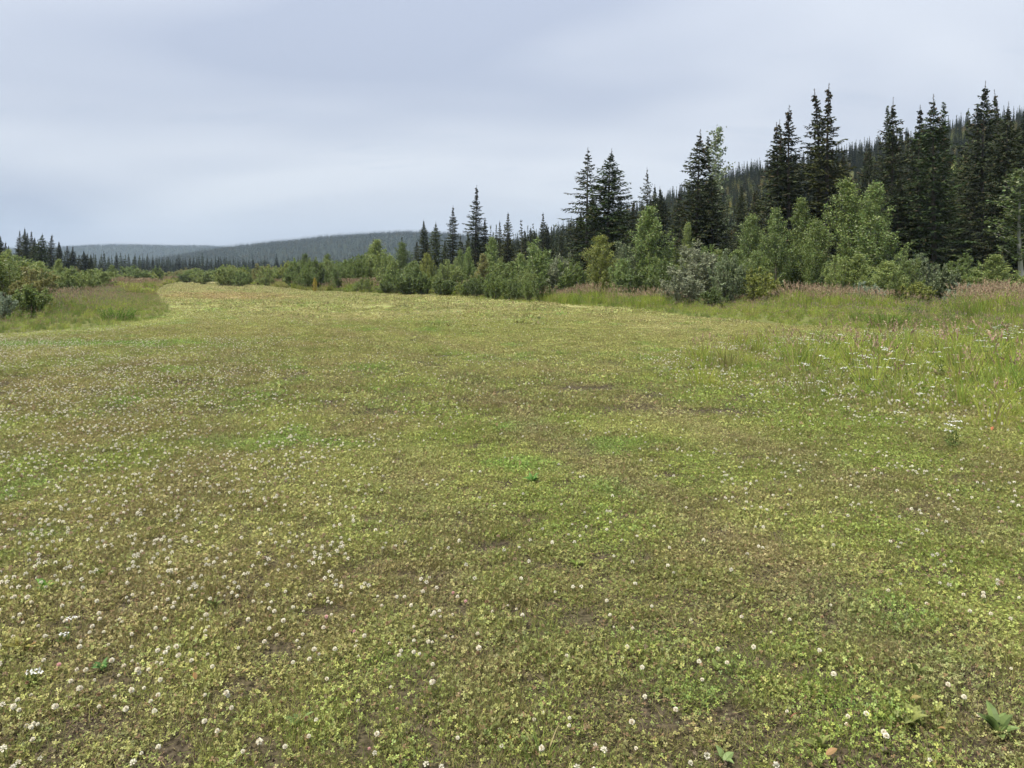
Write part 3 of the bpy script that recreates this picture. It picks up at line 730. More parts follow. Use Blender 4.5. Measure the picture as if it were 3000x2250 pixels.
SPR = {   # height, base radius of each natural form
    'broad':  (12.0, 2.5, spruce(12.0, 2.5, 0.29, 8, 0.36, 0.085, 0.20)),
    'broad2': (12.0, 2.3, spruce(12.0, 2.3, 0.30, 8, 0.36, 0.085, 0.22, cones=0.3)),
    'open':   (12.0, 2.2, spruce(12.0, 2.2, 0.38, 6, 0.36, 0.080, 0.30, cones=0.4, gap=0.12)),
    'narrow': (12.0, 1.35, spruce(12.0, 1.35, 0.27, 7, 0.32, 0.080, 0.26, cones=0.35)),
    'narrow2': (12.0, 1.25, spruce(12.0, 1.25, 0.29, 7, 0.32, 0.080, 0.34, cones=0.6, gap=0.06)),
    'spire':  (14.0, 1.45, spruce(14.0, 1.45, 0.30, 7, 0.33, 0.080, 0.34, cones=0.7, spire=0.4, gap=0.06)),
    'double': (13.0, 1.9, spruce(13.0, 1.9, 0.30, 7, 0.34, 0.082, 0.24, cones=0.4, double=True)),
    'dense':  (12.0, 1.9, spruce(12.0, 1.9, 0.25, 9, 0.32, 0.080, 0.18)),
    'small':  (8.0, 1.0, spruce(8.0, 1.0, 0.34, 5, 0.34, 0.085, 0.25)),
    'small2': (8.0, 0.8, spruce(8.0, 0.8, 0.36, 5, 0.32, 0.085, 0.32)),
}
SPC = {'n': (1, 1, 1), 'b': (1.25, 1.12, 0.9), 'g': (0.92, 1.1, 0.95), 'd': (0.75, 0.78, 0.78), 'l': (1.35, 1.45, 1.15)}
def plant_spruce(form, X, Yd, h, wr, tone, label, group=None):
    H0, R0, (tm, cm) = SPR[form]
    root = bpy.data.objects.new('spruce_tree', None); root.location = (X, Yd, gz(X, Yd) - 0.02); root.rotation_euler = (0, 0, random.uniform(0, 6.28))
    root.scale = (wr / R0, wr / R0, h / H0); root.empty_display_size = 0.3; root.rotation_euler.x = random.gauss(0, 0.015); root.rotation_euler.y = random.gauss(0, 0.015)
    COL.objects.link(root); tag(root, label, 'tree', group)
    t = bpy.data.objects.new('trunk', tm); t.parent = root; COL.objects.link(t)
    c = bpy.data.objects.new('crown', cm); c.parent = root; c.color = (*SPC[tone], 1); COL.objects.link(c)
    return root
def spruce_px(form, x, top, hw, d, tone, label, group=None):
    Xw, Zt = px(x, top, d)
    return plant_spruce(form, Xw, d, Zt - gz(Xw, d), hw / F * d, tone, label, group)

SP = [
 # centre group
 ('dense', 1237, 645, 30, 84, 'n', 'leftmost of the pair of short dark spruces left of the centre clump'),
 ('broad', 1276, 650, 34, 82, 'l', 'greyer right-hand spruce of the short pair left of the centre clump'),
 ('narrow', 1329, 606, 30, 84, 'd', 'dark narrow spruce between the short pair and the tall centre spire'),
 ('small', 1346, 690, 20, 86, 'n', 'thin low spruce leaning on the dark narrow spruce left of the tall centre spire'),
 ('spire', 1395, 546, 42, 80, 'd', 'tall ragged spruce spire standing highest in the centre clump'),
 ('narrow2', 1428, 640, 24, 82, 'b', 'brownish spruce close against the right of the tall centre spire'),
 ('narrow2', 1462, 648, 17, 88, 'n', 'slim spruce at the left of the brown-topped pair right of the centre spire'),
 ('narrow', 1488, 624, 28, 84, 'b', 'brown-coned pointed spruce right of the centre spire'),
 ('small2', 1530, 646, 16, 92, 'b', 'thin brownish spruce tip above the centre bushes'),
 ('small2', 1563, 656, 11, 96, 'n', 'thinnest bare spruce tip in the gap before the hillside'),
 ('narrow', 1592, 624, 24, 92, 'd', 'dark pointed spruce in front of the foot of the hillside'),
 ('small', 1618, 664, 18, 96, 'n', 'small spruce just right of the pointed one at the foot of the hillside'),
 ('small', 1640, 690, 22, 84, 'd', 'squat dark spruce half hidden behind the big round bush'),
 # broad pair
 ('open', 1724, 440, 82, 60, 'd', 'tall open-branched spruce, left one of the big broad pair'),
 ('broad', 1793, 440, 92, 58, 'g', 'full cone-shaped spruce, right one of the big broad pair'),
 ('open', 1898, 496, 44, 66, 'd', 'spruce with a thin bare leader between the broad pair and the tall centre-right spruce'),
 ('dense', 1932, 552, 46, 70, 'd', 'short dark spruce beside the one with a thin bare leader'),
 ('double', 2036, 386, 74, 56, 'n', 'tall forked-top spruce standing above the grey willow'),
 ('broad2', 2082, 505, 72, 55, 'd', 'dark full spruce tucked under the right side of the forked-top spruce'),
 ('narrow2', 2197, 560, 36, 66, 'b', 'brown-tipped shorter spruce left of the tall right-hand row'),
 # right row
 ('narrow', 2277, 366, 62, 58, 'n', 'leftmost spruce of the tall right-hand row'),
 ('spire', 2298, 356, 44, 62, 'l', 'thin pale spruce spire second in the tall right-hand row'),
 ('narrow2', 2329, 316, 60, 57, 'd', 'dark slim spruce third in the tall right-hand row'),
 ('spire', 2378, 266, 74, 57, 'n', 'slender open spruce just left of the leaning brown spire'),
 ('spire', 2432, 252, 70, 55, 'b', 'brown-coned leaning spruce spire, the highest left of the poplars'),
 ('broad2', 2478, 452, 60, 60, 'b', 'lower spruce filling in behind the two big poplars'),
 ('double', 2607, 295, 66, 54, 'n', 'twin-tipped spruce right behind the big bright poplar'),
 ('broad', 2640, 520, 70, 52, 'd', 'low full spruce standing dark below the twin-tipped spruce'),
 ('narrow', 2690, 320, 56, 53, 'd', 'dark spruce left of the multi-tipped tall spruce on the right'),
 ('double', 2738, 286, 84, 50, 'g', 'multi-tipped tall spruce with skirted lower branches on the right'),
 ('small2', 2843, 326, 26, 70, 'l', 'faint thin spruce tip left of the tallest right-hand spruce'),
 ('broad2', 2889, 248, 92, 53, 'd', 'tallest thick spruce near the right edge of the view'),
 ('spire', 2934, 270, 44, 56, 'n', 'thin spruce spire directly right of the tallest right-hand spruce'),
 ('broad', 2958, 310, 80, 50, 'd', 'dense spruce third from the right edge of the view'),
 ('dense', 3010, 320, 80, 54, 'd', 'dark spruce cut off by the right edge of the view'),
 ('dense', 2800, 640, 70, 56, 'd', 'low dark spruce under the pale aspen between the right-hand spruces'),
 ('broad', 3075, 300, 90, 52, 'n', 'spruce just outside the right edge of the view'),
 # within the shrubs left of centre
 ('small2', 1090, 704, 16, 86, 'g', 'small green spruce tip poking from the shrubs left of centre'),
 ('small', 1178, 694, 18, 80, 'd', 'short dark spruce tip above the shrubs just left of the short pair'),
 # left edge
 ('dense', 2, 690, 22, 110, 'd', 'spruce cut off by the left edge of the view'),
 ('narrow', 53, 676, 18, 118, 'd', 'left tip of the three-tipped spruce group at the far left'),
 ('dense', 66, 668, 22, 116, 'n', 'highest middle spruce of the three-tipped group at the far left'),
 ('narrow', 77, 682, 18, 118, 'g', 'right tip of the three-tipped spruce group at the far left'),
 ('narrow', 89, 678, 20, 120, 'd', 'slim spruce right of the three-tipped group at the far left'),
 ('dense', 106, 696, 22, 114, 'n', 'shorter blunt spruce between the slim one and the lone full one at far left'),
 ('broad', 125, 684, 34, 106, 'g', 'lone full spruce with branches to the ground at far left'),
 ('narrow2', 152, 688, 22, 112, 'd', 'ragged spruce right of the lone full spruce at far left'),
 ('narrow2', 169, 708, 20, 118, 'd', 'lower ragged spruce ending the far left group'),
 ('narrow', 201, 720, 18, 140, 'd', 'first spruce of the low pair beyond the far left group'),
 ('narrow', 214, 723, 20, 140, 'd', 'second spruce of the low pair beyond the far left group'),
 ('dense', 245, 735, 22, 128, 'd', 'dark squat spruce where the far treeline begins'),
]
for s_ in SP:
    f_, x_, t_, w_, d_ = s_[:5]
    spruce_px(f_, x_, t_, w_ * (1.34 if x_ > 1650 else 1.15), d_, *s_[5:])
for q, xx in enumerate(np.concatenate([np.linspace(1700, 2560, 16), np.linspace(2540, 3060, 26)])):
    d = random.uniform(62, 96); xx += random.gauss(0, 14)
    top = np.interp(xx, [1700, 2000, 2300, 2600, 3060], [600, 560, 500, 430, 400]) + random.gauss(0, 30)
    spruce_px(random.choice(['dense', 'broad', 'narrow', 'broad2', 'narrow2']), xx, top, random.uniform(55, 80) * 58 / d, d, random.choice('ddnb'), 'shaded spruce %s' % ('behind the broad spruce pair' if xx < 1880 else 'behind the forked-top spruce' if xx < 2160 else 'behind the leaning brown spire' if xx < 2450 else 'behind the two big poplars' if xx < 2640 else 'behind the multi-tipped tall spruce' if xx < 2820 else 'behind the tallest right-hand spruce'), 'spruces behind the tall front row')

# front row of the far treeline across the plain
tl_x = np.linspace(262, 900, 76) + rng.normal(0, 4, 76)
for q, xx in enumerate(tl_x):
    d = 270 + 120 * (xx - 262) / 640 + random.uniform(-25, 40)
    top = np.interp(xx, [262, 330, 420, 520, 640, 760, 900], [742, 745, 748, 752, 755, 763, 768]) + random.gauss(0, 6)
    spruce_px(random.choice(['small', 'small2', 'small', 'narrow']), xx, top, random.uniform(7, 11), d, random.choice('nddgl'), 'dark spruce in the front of the far treeline %s' % ('behind the left-hand willows' if xx < 380 else 'below the farthest ridge' if xx < 520 else 'below the dip between the hills' if xx < 700 else 'below the long hill'), 'spruces in front of the far treeline')
# spruces on the skyline of the hillside
k = 0
for xx in np.sort(rng.uniform(1560, 3060, 110)):
    Yd = random.uniform(262, 318); Xw = (xx - 1500) / F * Yd
    h = random.uniform(4.5, 9.0); tn = random.choice('nnddg')
    sz = 'short' if h < 6 else 'middling' if h < 7.6 else 'tall'
    seg = 'left of the broad pair'
    for lim, wd_ in [(1690, 'left of the broad pair'), (1850, 'behind the broad pair'), (2060, 'between broad pair and forked-top spruce'), (2250, 'right of the forked-top spruce'), (2460, 'behind the brown leaning spire'), (2600, 'above the two big poplars'), (2800, 'left of the pale aspen'), (9999, 'near the right edge')]:
        if xx < lim: seg = wd_; break
    plant_spruce(random.choice(['small', 'small2', 'small2', 'narrow']), Xw, Yd, h, h * random.uniform(0.075, 0.125), tn, '%s %s spruce on the hillside skyline %s' % (sz, {'n': 'dark', 'd': 'black-green', 'g': 'greener'}[tn], seg), 'spruces on the hillside skyline'); k += 1

# ------------------------------------------------------------------ the woods that read as one mass
def spruce_low(H, Rb, nw, nb):
    g = Geo()
    for i in range(nw):
        t = (i + 0.4) / nw; z = H * (0.04 + 0.94 * t); Lb = Rb * (1 - t) ** 0.85 + 0.06
        a = rng.random(nb) * 6.28
        z = z + rng.normal(0, 0.5 * H / nw, nb)
        D = unit(np.stack([np.cos(a), np.sin(a), rng.normal(-0.25, 0.2, nb) + 0.5 * t], 1))
        U = unit(np.cross(D, np.array([0, 0, 1.]) + 0.5 * rdir(nb)))
        g.leaves(np.stack([0 * z, 0 * z, z], 1), D, U, Lb * (0.6 + 0.7 * rng.random(nb)), Lb * (0.5 if nw < 15 else 0.36) + 0.06, 0, fat=0.55)
    D = rdir(3, 14); g.leaves(np.tile([0, 0, H * 0.93], (3, 1)), D, sides_of(D), H * 0.09, 0.10, 0)
    return g.mesh('wood_spruce', [M_SPRI])
def leafy_low(H, Rb, n, ls):
    g = Geo()
    p = rdir(n) * (rng.random(n) ** 0.4)[:, None]; lump = 1 + 0.35 * np.sin(p[:, 0:1] * 7 + p[:, 2:3] * 5)
    C = p * np.array([Rb, Rb, H * 0.46]) * lump + np.array([0, 0, H * 0.54])
    D = rdir(n, 0.2); g.leaves(C, D, sides_of(D), ls * (0.7 + 0.6 * rng.random(n)), ls * 0.6, 0)
    g.tube([(0, 0, 0), (0.05, 0, H * 0.4), (0, 0.05, H * 0.9)], [0.06, 0.04, 0.01], 4, 1)
    return g.mesh('wood_leafy', [M_LEAFI, M_ASPB])
WOOD = protos('wood', [spruce_low(8, 1.05, 44, 13) for i in range(2)] + [spruce_low(8, 0.8, 44, 12) for i in range(2)] +
              [leafy_low(5, 1.5, 420, 0.30) for i in range(2)] + [spruce_low(8, 1.3, 9, 7) for i in range(2)] + [leafy_low(6, 2.2, 70, 1.0) for i in range(2)])
SPT = np.array([0.040, 0.052, 0.025]); LFT = np.array([0.155, 0.165, 0.045])
def wood(name, x, y, spr, leaf, pleaf, h0, h1, label, lft=1.0):
    n = len(x); lf = rng.random(n) < pleaf
    idx = np.where(lf, rng.integers(leaf[0], leaf[1], n), rng.integers(spr[0], spr[1], n))
    sc = scl3((h0 + (h1 - h0) * rng.random(n)))
    t = np.where(lf[:, None], LFT * lft, SPT) * (0.75 + 0.55 * rng.random(n))[:, None]
    t[lf] *= np.stack([0.8 + 0.6 * rng.random(lf.sum()), np.ones(lf.sum()), np.ones(lf.sum())], 1)
    sc[lf] *= 0.75
    scatter(name, np.stack([x, y, terrain(x, y) - 0.1], 1), rotz(n, 0.02), sc, idx, t, WOOD, label, 'forest')
# hillside behind the right-hand row
n = 9500
y = 118 + (330 - 118) * rng.random(n) ** 0.8; x = (-0.06 + 0.90 * rng.random(n)) * y
ok = fbm(x, y, 22, 171) > 0.30
x, y = x[ok], y[ok]
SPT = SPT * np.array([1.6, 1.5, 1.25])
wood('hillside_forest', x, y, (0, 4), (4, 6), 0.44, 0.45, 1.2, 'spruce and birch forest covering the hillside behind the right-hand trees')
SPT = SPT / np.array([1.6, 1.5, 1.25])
# far plain
n = 6500
y = np.sqrt(rng.random(n) * (800 ** 2 - 290 ** 2) + 290 ** 2); x = (rng.random(n) * 0.98 - 0.84) * y
ok = x < (HX[2] + (y - 300) * -0.05)
x, y = x[ok], y[ok]
wood('plain_forest', x, y, (0, 4), (4, 6), 0.22, 0.75, 1.2, 'belt of far spruce forest across the plain behind its front row')
# far hills
n = 26000
y = np.sqrt(rng.random(n) * (1560 ** 2 - 880 ** 2) + 880 ** 2); x = (rng.random(n) * 0.78 - 0.52) * y
ok = np.interp(x, AX, AH) > 2
x, y = x[ok], y[ok]
wood('far_hill_forest', x, y, (6, 8), (8, 10), 0.10, 0.9, 1.35, 'hazy forest covering the long far hill', 0.42)
n = 18000
y = np.sqrt(rng.random(n) * (2480 ** 2 - 1750 ** 2) + 1750 ** 2); x = (rng.random(n) * 0.75 - 0.86) * y
wood('farthest_hill_forest', x, y, (6, 8), (8, 10), 0.2, 1.0, 1.5, 'hazy forest covering the farthest low ridge at the left', 0.42)

# ------------------------------------------------------------------ shrubs and leafy trees
def willow(H, W, nst, ntw, nlf, ll, lw, spread_=1.0):
    st = Geo(); lf = Geo()
    for i in range(nst):
        a = rng.random() * 6.28; lean = (rng.random() ** 0.7) * 1.0 * spread_
        top = np.array([math.cos(a) * lean * W / 2, math.sin(a) * lean * W / 2, H * math.sqrt(max(0.12, 1 - 0.8 * lean * lean)) * (0.72 + 0.30 * rng.random())])
        b = np.array([math.cos(a) * 0.12, math.sin(a) * 0.12, -0.05]) + rng.normal(0, 0.07, 3) * np.array([1, 1, 0])
        mid = b * 0.45 + top * 0.55 + np.array([math.cos(a), math.sin(a), 0]) * 0.06 * W * lean + np.array([0, 0, 0.06 * H])
        t = np.linspace(0, 1, 6)[:, None]
        P = b * (1 - t) ** 2 + 2 * mid * t * (1 - t) + top * t ** 2
        st.tube(P, np.linspace(0.020, 0.004, 6), 4, 0)
        tt = 0.12 + 0.88 * rng.random(ntw) ** 0.8
        Bp = b * (1 - tt[:, None]) ** 2 + 2 * mid * (tt * (1 - tt))[:, None] + top * (tt ** 2)[:, None]
        D = rdir(ntw, 0.7); Lt = 0.16 * H * (1.15 - 0.75 * tt) * (0.6 + 0.8 * rng.random(ntw))
        Bp = np.vstack([Bp, P[-2:-1]]); D = np.vstack([D, unit(P[-1:] - P[-2:-1])]); Lt = np.append(Lt, np.linalg.norm(P[-1] - P[-2]))
        q = rng.random((len(Bp), nlf))
        C = (Bp[:, None] + D[:, None] * (q * Lt[:, None])[..., None]).reshape(-1, 3) + rng.normal(0, 0.02, (len(Bp) * nlf, 3))
        LD = unit(np.repeat(D, nlf, 0) * 0.7 + rdir(len(C), 0.1))
        lf.leaves(C, LD, sides_of(LD), ll * (0.6 + 0.7 * rng.random(len(C))), lw * (0.7 + 0.5 * rng.random(len(C))), 0)
    return st.mesh('shrub_stems', [M_TWIG]), lf.mesh('shrub_leaves', [M_LEAF])
def poplar(H, W, nbr, nlf, ll, lw, low=0.08, shape=0.75, bark_m=None, asc=1.25):
    st = Geo(); lf = Geo()
    zs = np.linspace(-0.05, H, 9); bx, by = rng.normal(0, 0.02 * H, 2)
    ax = lambda z: np.array([bx * math.sin(2.5 * z / H), by * math.sin(2 * z / H), z])
    st.tube([ax(z) for z in zs], np.linspace(0.011 * H, 0.004, 9), 6, 0)
    for i in range(nbr):
        t = low + (0.97 - low) * (i + rng.random()) / nbr
        a = i * 2.4 + rng.normal(0, 0.4)
        Lb = W / 2 * ((1 - t) ** (shape + 0.12)) * min(1, 0.55 + 2.5 * (t - low)) * (0.45 + 0.85 * rng.random()) + 0.10
        hd = np.array([math.cos(a), math.sin(a), 0]); P0 = ax(t * H)
        tt = np.linspace(0, 1, 5)[:, None]
        P = P0 + hd * Lb * tt + np.array([0, 0, 1.]) * Lb * asc * (tt * 0.8 + 0.4 * tt ** 2)
        st.tube(P, np.linspace(0.0035 * H * (1 - t) + 0.004, 0.003, 5), 3, 0)
        m = int(nlf * (0.4 + Lb / (W / 2)))
        q = 0.12 + 0.88 * rng.random(m) ** 0.75
        C = P0 + hd * (Lb * q)[:, None] + np.array([0, 0, 1.]) * (Lb * asc * (q * 0.8 + 0.4 * q * q))[:, None] + rng.normal(0, 0.034 * W, (m, 3)) * np.array([1, 1, 0.8])
        LD = rdir(m, -0.1)
        lf.leaves(C, LD, sides_of(LD), ll * (0.6 + 0.7 * rng.random(m)), lw * (0.7 + 0.5 * rng.random(m)), 0)
    return st.mesh('leafy_stems', [bark_m or M_TWIG]), lf.mesh('leafy_crown', [M_LEAF])
SHR = {
 'willow':  [(3.0, 3.0, willow(3.0, 3.0, 28, 19, 22, 0.105, 0.040)), (3.0, 3.0, willow(3.0, 3.0, 26, 18, 23, 0.11, 0.042, 0.85)), (3.0, 2.6, willow(3.0, 2.6, 26, 18, 22, 0.10, 0.047, 1.1))],
 'bush':    [(2.4, 2.6, willow(2.4, 2.6, 28, 17, 22, 0.085, 0.055)), (2.4, 2.4, willow(2.4, 2.4, 26, 17, 22, 0.085, 0.055, 0.9)), (2.4, 2.6, willow(2.4, 2.6, 24, 18, 22, 0.085, 0.058, 1.1))],
 'poplar':  [(6.0, 2.8, poplar(6.0, 2.8, 74, 190, 0.085, 0.062)), (6.0, 2.6, poplar(6.0, 2.6, 70, 200, 0.085, 0.062, 0.05, 0.7)), (6.0, 2.4, poplar(6.0, 2.4, 70, 180, 0.085, 0.062, 0.06, 0.95))],
 'aspen':   [(11.0, 3.2, poplar(11.0, 3.2, 48, 62, 0.16, 0.13, 0.30, 0.55, M_ASPB, 0.8))],
}
TC = {'g': (0.110, 0.155, 0.036), 'd': (0.075, 0.110, 0.028), 'y': (0.160, 0.190, 0.038), 'l': (0.145, 0.190, 0.048), 'w': (0.150, 0.175, 0.090), 'm': (0.140, 0.185, 0.105),
      'o': (0.160, 0.165, 0.050), 'Y': (0.27, 0.23, 0.035), 'p': (0.115, 0.165, 0.042), 'b': (0.115, 0.150, 0.065)}
NAMES = {'willow': 'willow_bush', 'bush': 'shrub', 'poplar': 'poplar_tree', 'aspen': 'aspen_tree'}
CATS = {'willow': 'bush', 'bush': 'shrub', 'poplar': 'tree', 'aspen': 'tree'}
cnt_k = {k: 0 for k in SHR}
def plant_shrub(kind, X, Yd, h, w, tone, label, group=None):
    v = SHR[kind]; H0, W0, (sm, lm) = v[cnt_k[kind] % len(v)]; cnt_k[kind] += 1
    root = bpy.data.objects.new(NAMES[kind], None); root.location = (X, Yd, gz(X, Yd) - 0.02); root.rotation_euler = (0, 0, random.uniform(0, 6.28))
    root.scale = (w / W0, w / W0, h / H0); root.empty_display_size = 0.3
    COL.objects.link(root); tag(root, label, CATS[kind], group)
    s = bpy.data.objects.new('trunk' if kind in ('poplar', 'aspen') else 'stems', sm); s.parent = root; COL.objects.link(s)
    c = bpy.data.objects.new('crown' if kind in ('poplar', 'aspen') else 'foliage', lm); c.parent = root
    j = 1 + random.gauss(0, 0.07); c.color = (*[q * j * 1.45 for q in (TC[tone][0] * 1.08, TC[tone][1], TC[tone][2] * 1.2)], 1); COL.objects.link(c)
    return root
def shrub_px(kind, x, top, hw, d, tone, label, group=None):
    Xw, Zt = px(x, top, d)
    plant_shrub(kind, Xw, d, max(0.5, Zt - gz(Xw, d)), 2 * hw / F * d, tone, label, group)
SH = [
 # thicket left of centre
 ('bush', 868, 790, 34, 92, 'g', 'low green bush at the left end of the thicket'),
 ('poplar', 892, 752, 26, 86, 'd', 'upright dark green sapling near the left end of the thicket'),
 ('bush', 928, 776, 34, 80, 'b', 'grey-green bush behind the small yellow sapling'),
 ('poplar', 922, 814, 9, 66, 'Y', 'small bright yellow sapling at the field edge'),
 ('willow', 958, 764, 40, 84, 'l', 'pale green willow right of the small yellow sapling'),
 ('bush', 1010, 770, 40, 80, 'g', 'round green bush left of the two tall thicket shrubs'),
 ('willow', 1062, 746, 40, 82, 'g', 'green willow at the left foot of the tallest thicket shrub'),
 ('poplar', 1108, 714, 44, 80, 'l', 'tallest light green shrub of the left thicket'),
 ('willow', 1128, 736, 34, 72, 'l', 'rounded light willow right under the tallest thicket shrub'),
 ('poplar', 1182, 722, 34, 76, 'd', 'dark green leafy tree around the short spruce tip'),
 ('bush', 1160, 790, 44, 66, 'g', 'green bush below the dark leafy tree in the thicket'),
 ('bush', 1196, 806, 44, 60, 'd', 'low dark bush touching the mown edge left of centre'),
 ('poplar', 1250, 752, 26, 64, 'y', 'yellow-green shrub under the short spruce pair'),
 ('bush', 1232, 800, 34, 61, 'd', 'dark low shrub left under the yellow-green one'),
 ('willow', 1312, 764, 46, 64, 'l', 'light willow below the dark narrow spruce'),
 ('bush', 1300, 812, 40, 57, 'd', 'dark dense bush at the mown edge below the light willow'),
 ('poplar', 1376, 734, 22, 66, 'p', 'thin poplar sapling in front of the tall centre spire'),
 ('poplar', 1346, 742, 20, 68, 'p', 'thin poplar sapling left of the tall centre spire'),
 ('bush', 1362, 822, 24, 56, 'y', 'small yellowish bush at the mown edge in the centre'),
 ('poplar', 1442, 710, 34, 66, 'p', 'poplar sapling with a spiky top under the brown-coned spruce'),
 ('poplar', 1410, 752, 30, 58, 'o', 'olive sapling with a yellow streak below the centre spire'),
 ('willow', 1480, 770, 62, 53, 'g', 'broad green bush bulging over the mown edge at the centre'),
 ('bush', 1404, 808, 40, 55, 'g', 'green bush at the left of the broad centre bush'),
 ('willow', 1576, 708, 72, 58, 'p', 'big round willow right of the centre'),
 ('willow', 1536, 790, 40, 50, 'l', 'light bush in front of the big round willow'),
 ('bush', 1648, 745, 46, 54, 'w', 'grey-green bush right of the big round willow'),
 ('bush', 1690, 772, 40, 52, 'g', 'green bush between the big round willow and the yellow-green tree'),
 ('poplar', 1752, 704, 56, 47, 'y', 'yellow-green upright shrub below the broad spruce pair'),
 ('willow', 1830, 714, 56, 48, 'b', 'soft green willow right of the yellow-green upright shrub'),
 ('poplar', 1903, 630, 72, 48, 'p', 'leafy poplar rising in a point before the short dark spruce'),
 ('bush', 1850, 790, 56, 44, 'd', 'dark lower bush under the pointed poplar'),
 ('poplar', 2020, 668, 30, 50, 'l', 'thin light poplar tip behind the grey willow'),
 ('willow', 2046, 716, 92, 43, 'w', 'large grey-leaved round willow'),
 ('bush', 1992, 792, 62, 38, 'w', 'lower grey willow spilling into the red-topped grass'),
 ('bush', 2150, 776, 50, 42, 'l', 'rounded light bush right of the large grey willow'),
 ('bush', 2090, 840, 40, 36, 'd', 'small dark bush at the foot of the grey willow'),
 ('poplar', 2208, 646, 52, 46, 'p', 'poplar left of the bright yellow shrub'),
 ('bush', 2226, 782, 54, 40, 'y', 'bright yellow shrub among the right-hand poplars'),
 ('poplar', 2272, 634, 52, 45, 'p', 'poplar just right above the yellow shrub'),
 ('poplar', 2346, 602, 58, 46, 'g', 'poplar in the middle of the right-hand poplar row'),
 ('poplar', 2392, 642, 50, 43, 'g', 'shorter poplar right of the middle one in the row'),
 ('poplar', 2480, 530, 74, 46, 'g', 'big broad poplar, left of the tallest two'),
 ('poplar', 2578, 532, 74, 43, 'p', 'big pale-glinting poplar, right of the tallest two'),
 ('bush', 2440, 780, 60, 42, 'd', 'dark shrub beneath the big broad poplar'),
 ('bush', 2630, 770, 46, 42, 'd', 'dark shrub right beneath the pale-glinting poplar'),
 ('bush', 2540, 820, 50, 36, 'm', 'low mint-green shrub at the foot of the big poplars'),
 ('bush', 2690, 822, 58, 36, 'y', 'low shrub turning yellow in front of the dark right-hand spruces'),
 ('poplar', 2650, 776, 28, 40, 'g', 'thin leafy sapling before the dark right-hand spruces'),
 ('bush', 2786, 762, 66, 42, 'g', 'round green shrub before the dark right-hand spruces'),
 ('bush', 2836, 824, 60, 35, 'm', 'pale mint-green low shrub on the right'),
 ('bush', 2906, 768, 66, 40, 'g', 'leafy shrub behind the pale mint-green one'),
 ('bush', 2976, 790, 54, 37, 'l', 'light green shrub at the right edge of the view'),
 ('bush', 2940, 832, 54, 33, 'b', 'low grey-green shrub near the right edge of the view'),
 ('aspen', 3000, 490, 96, 44, 'd', 'leafy dark green tree overlapping the spruces at the right edge'),
 ('aspen', 2110, 410, 60, 62, 'b', 'tall open aspen with silvery leaves beside the forked-top spruce'),
 ('aspen', 2805, 470, 60, 90, 'l', 'pale aspen with a white trunk glimpsed between the right-hand spruces'),
 # left side
 ('willow', 16, 732, 120, 32, 'l', 'big pale willow at the left edge of the view'),
 ('willow', 100, 776, 78, 31, 'o', 'willow turning rusty yellow right of the big pale one'),
 ('bush', 84, 830, 70, 28.5, 'g', 'bright green shrub under the rusty willow'),
 ('bush', 4, 852, 46, 27, 'm', 'small blue-green shrub at the left edge of the view'),
 ('willow', -70, 742, 80, 32, 'g', 'green willow just outside the left edge of the view'),
 ('poplar', 172, 760, 28, 78, 'l', 'light green poplar in front of the lone full spruce'),
 ('bush', 190, 812, 60, 42, 'd', 'dark green shrub in the fireweed on the left'),
 ('bush', 236, 796, 54, 58, 'g', 'green bush beyond the fireweed on the left'),
 ('willow', 284, 784, 56, 68, 'l', 'rounded light willow beyond the fireweed on the left'),
 ('bush', 310, 804, 30, 70, 'd', 'dark shrub at the right foot of the rounded light willow'),
 ('willow', 60, 744, 50, 80, 'g', 'tall green willow behind the big pale one on the left'),
 ('poplar', 26, 730, 36, 90, 'l', 'pale poplar behind the willows at the left edge'),
 ('willow', 392, 776, 46, 98, 'p', 'rounded dark willow beside the far end of the field, left side'),
 ('bush', 350, 792, 30, 96, 'l', 'light bush left of the rounded dark willow'),
 ('bush', 436, 796, 26, 112, 'y', 'yellowish bush right of the rounded dark willow'),
 ('poplar', 330, 776, 18, 115, 'g', 'slim poplar behind the light bush on the left'),
 ('bush', 222, 742 + 36, 22, 90, 'o', 'small orange-tinged shrub in front of the far treeline'),
]
TW = {'g': 'green', 'd': 'dark green', 'p': 'fresh green', 'b': 'grey-green', 'l': 'light green', 'y': 'yellowish', 'o': 'olive-brown', 'w': 'grey'}
KW = {'willow': 'round bush', 'bush': 'spreading shrub', 'poplar': 'upright sapling'}
def where(xx, table):
    for lim, w in table:
        if xx < lim: return w
    return table[-1][1]
THICKET = [(1040, 'at the left end of the thicket'), (1220, 'below the small spruce tips left of centre'), (1330, 'behind the bushes below the short spruce pair'), (1450, 'in the thicket below the tall centre spire'),
           (1680, 'in the thicket around the big round willow'), (1860, 'in the thicket below the broad spruce pair'), (2130, 'in the thicket behind the large grey willow'), (2420, 'in the thicket behind the poplar row'),
           (2680, 'in the thicket behind the two big poplars'), (9999, 'at the foot of the dark right-hand spruces')]
for s_ in SH:
    k_, x_, t_, w_, d_ = s_[:5]
    f_ = 1.0 if (k_ == 'aspen' or x_ < 200 or w_ < 10) else 1.0
    shrub_px(k_, x_, t_ - (0.10 * (845 - t_) if f_ and 830 < x_ < 2350 and w_ > 10 else 0), w_ * (1.22 if w_ > 10 and x_ > 300 else 1.05), d_, *s_[5:])
for xx in np.linspace(-60, 300, 16):
    d = random.uniform(46, 84); kk = random.choice(['willow', 'bush', 'poplar']); tt_ = random.choice('glpgl')
    shrub_px(kk, xx + random.gauss(0, 8), np.interp(xx, [-60, 100, 300], [752, 770, 790]) + random.gauss(0, 8), random.uniform(34, 50) * 60 / d, d, tt_, '%s %s behind the left-hand willows and fireweed' % (TW[tt_], KW[kk]), 'shrubs behind the left-hand willows')
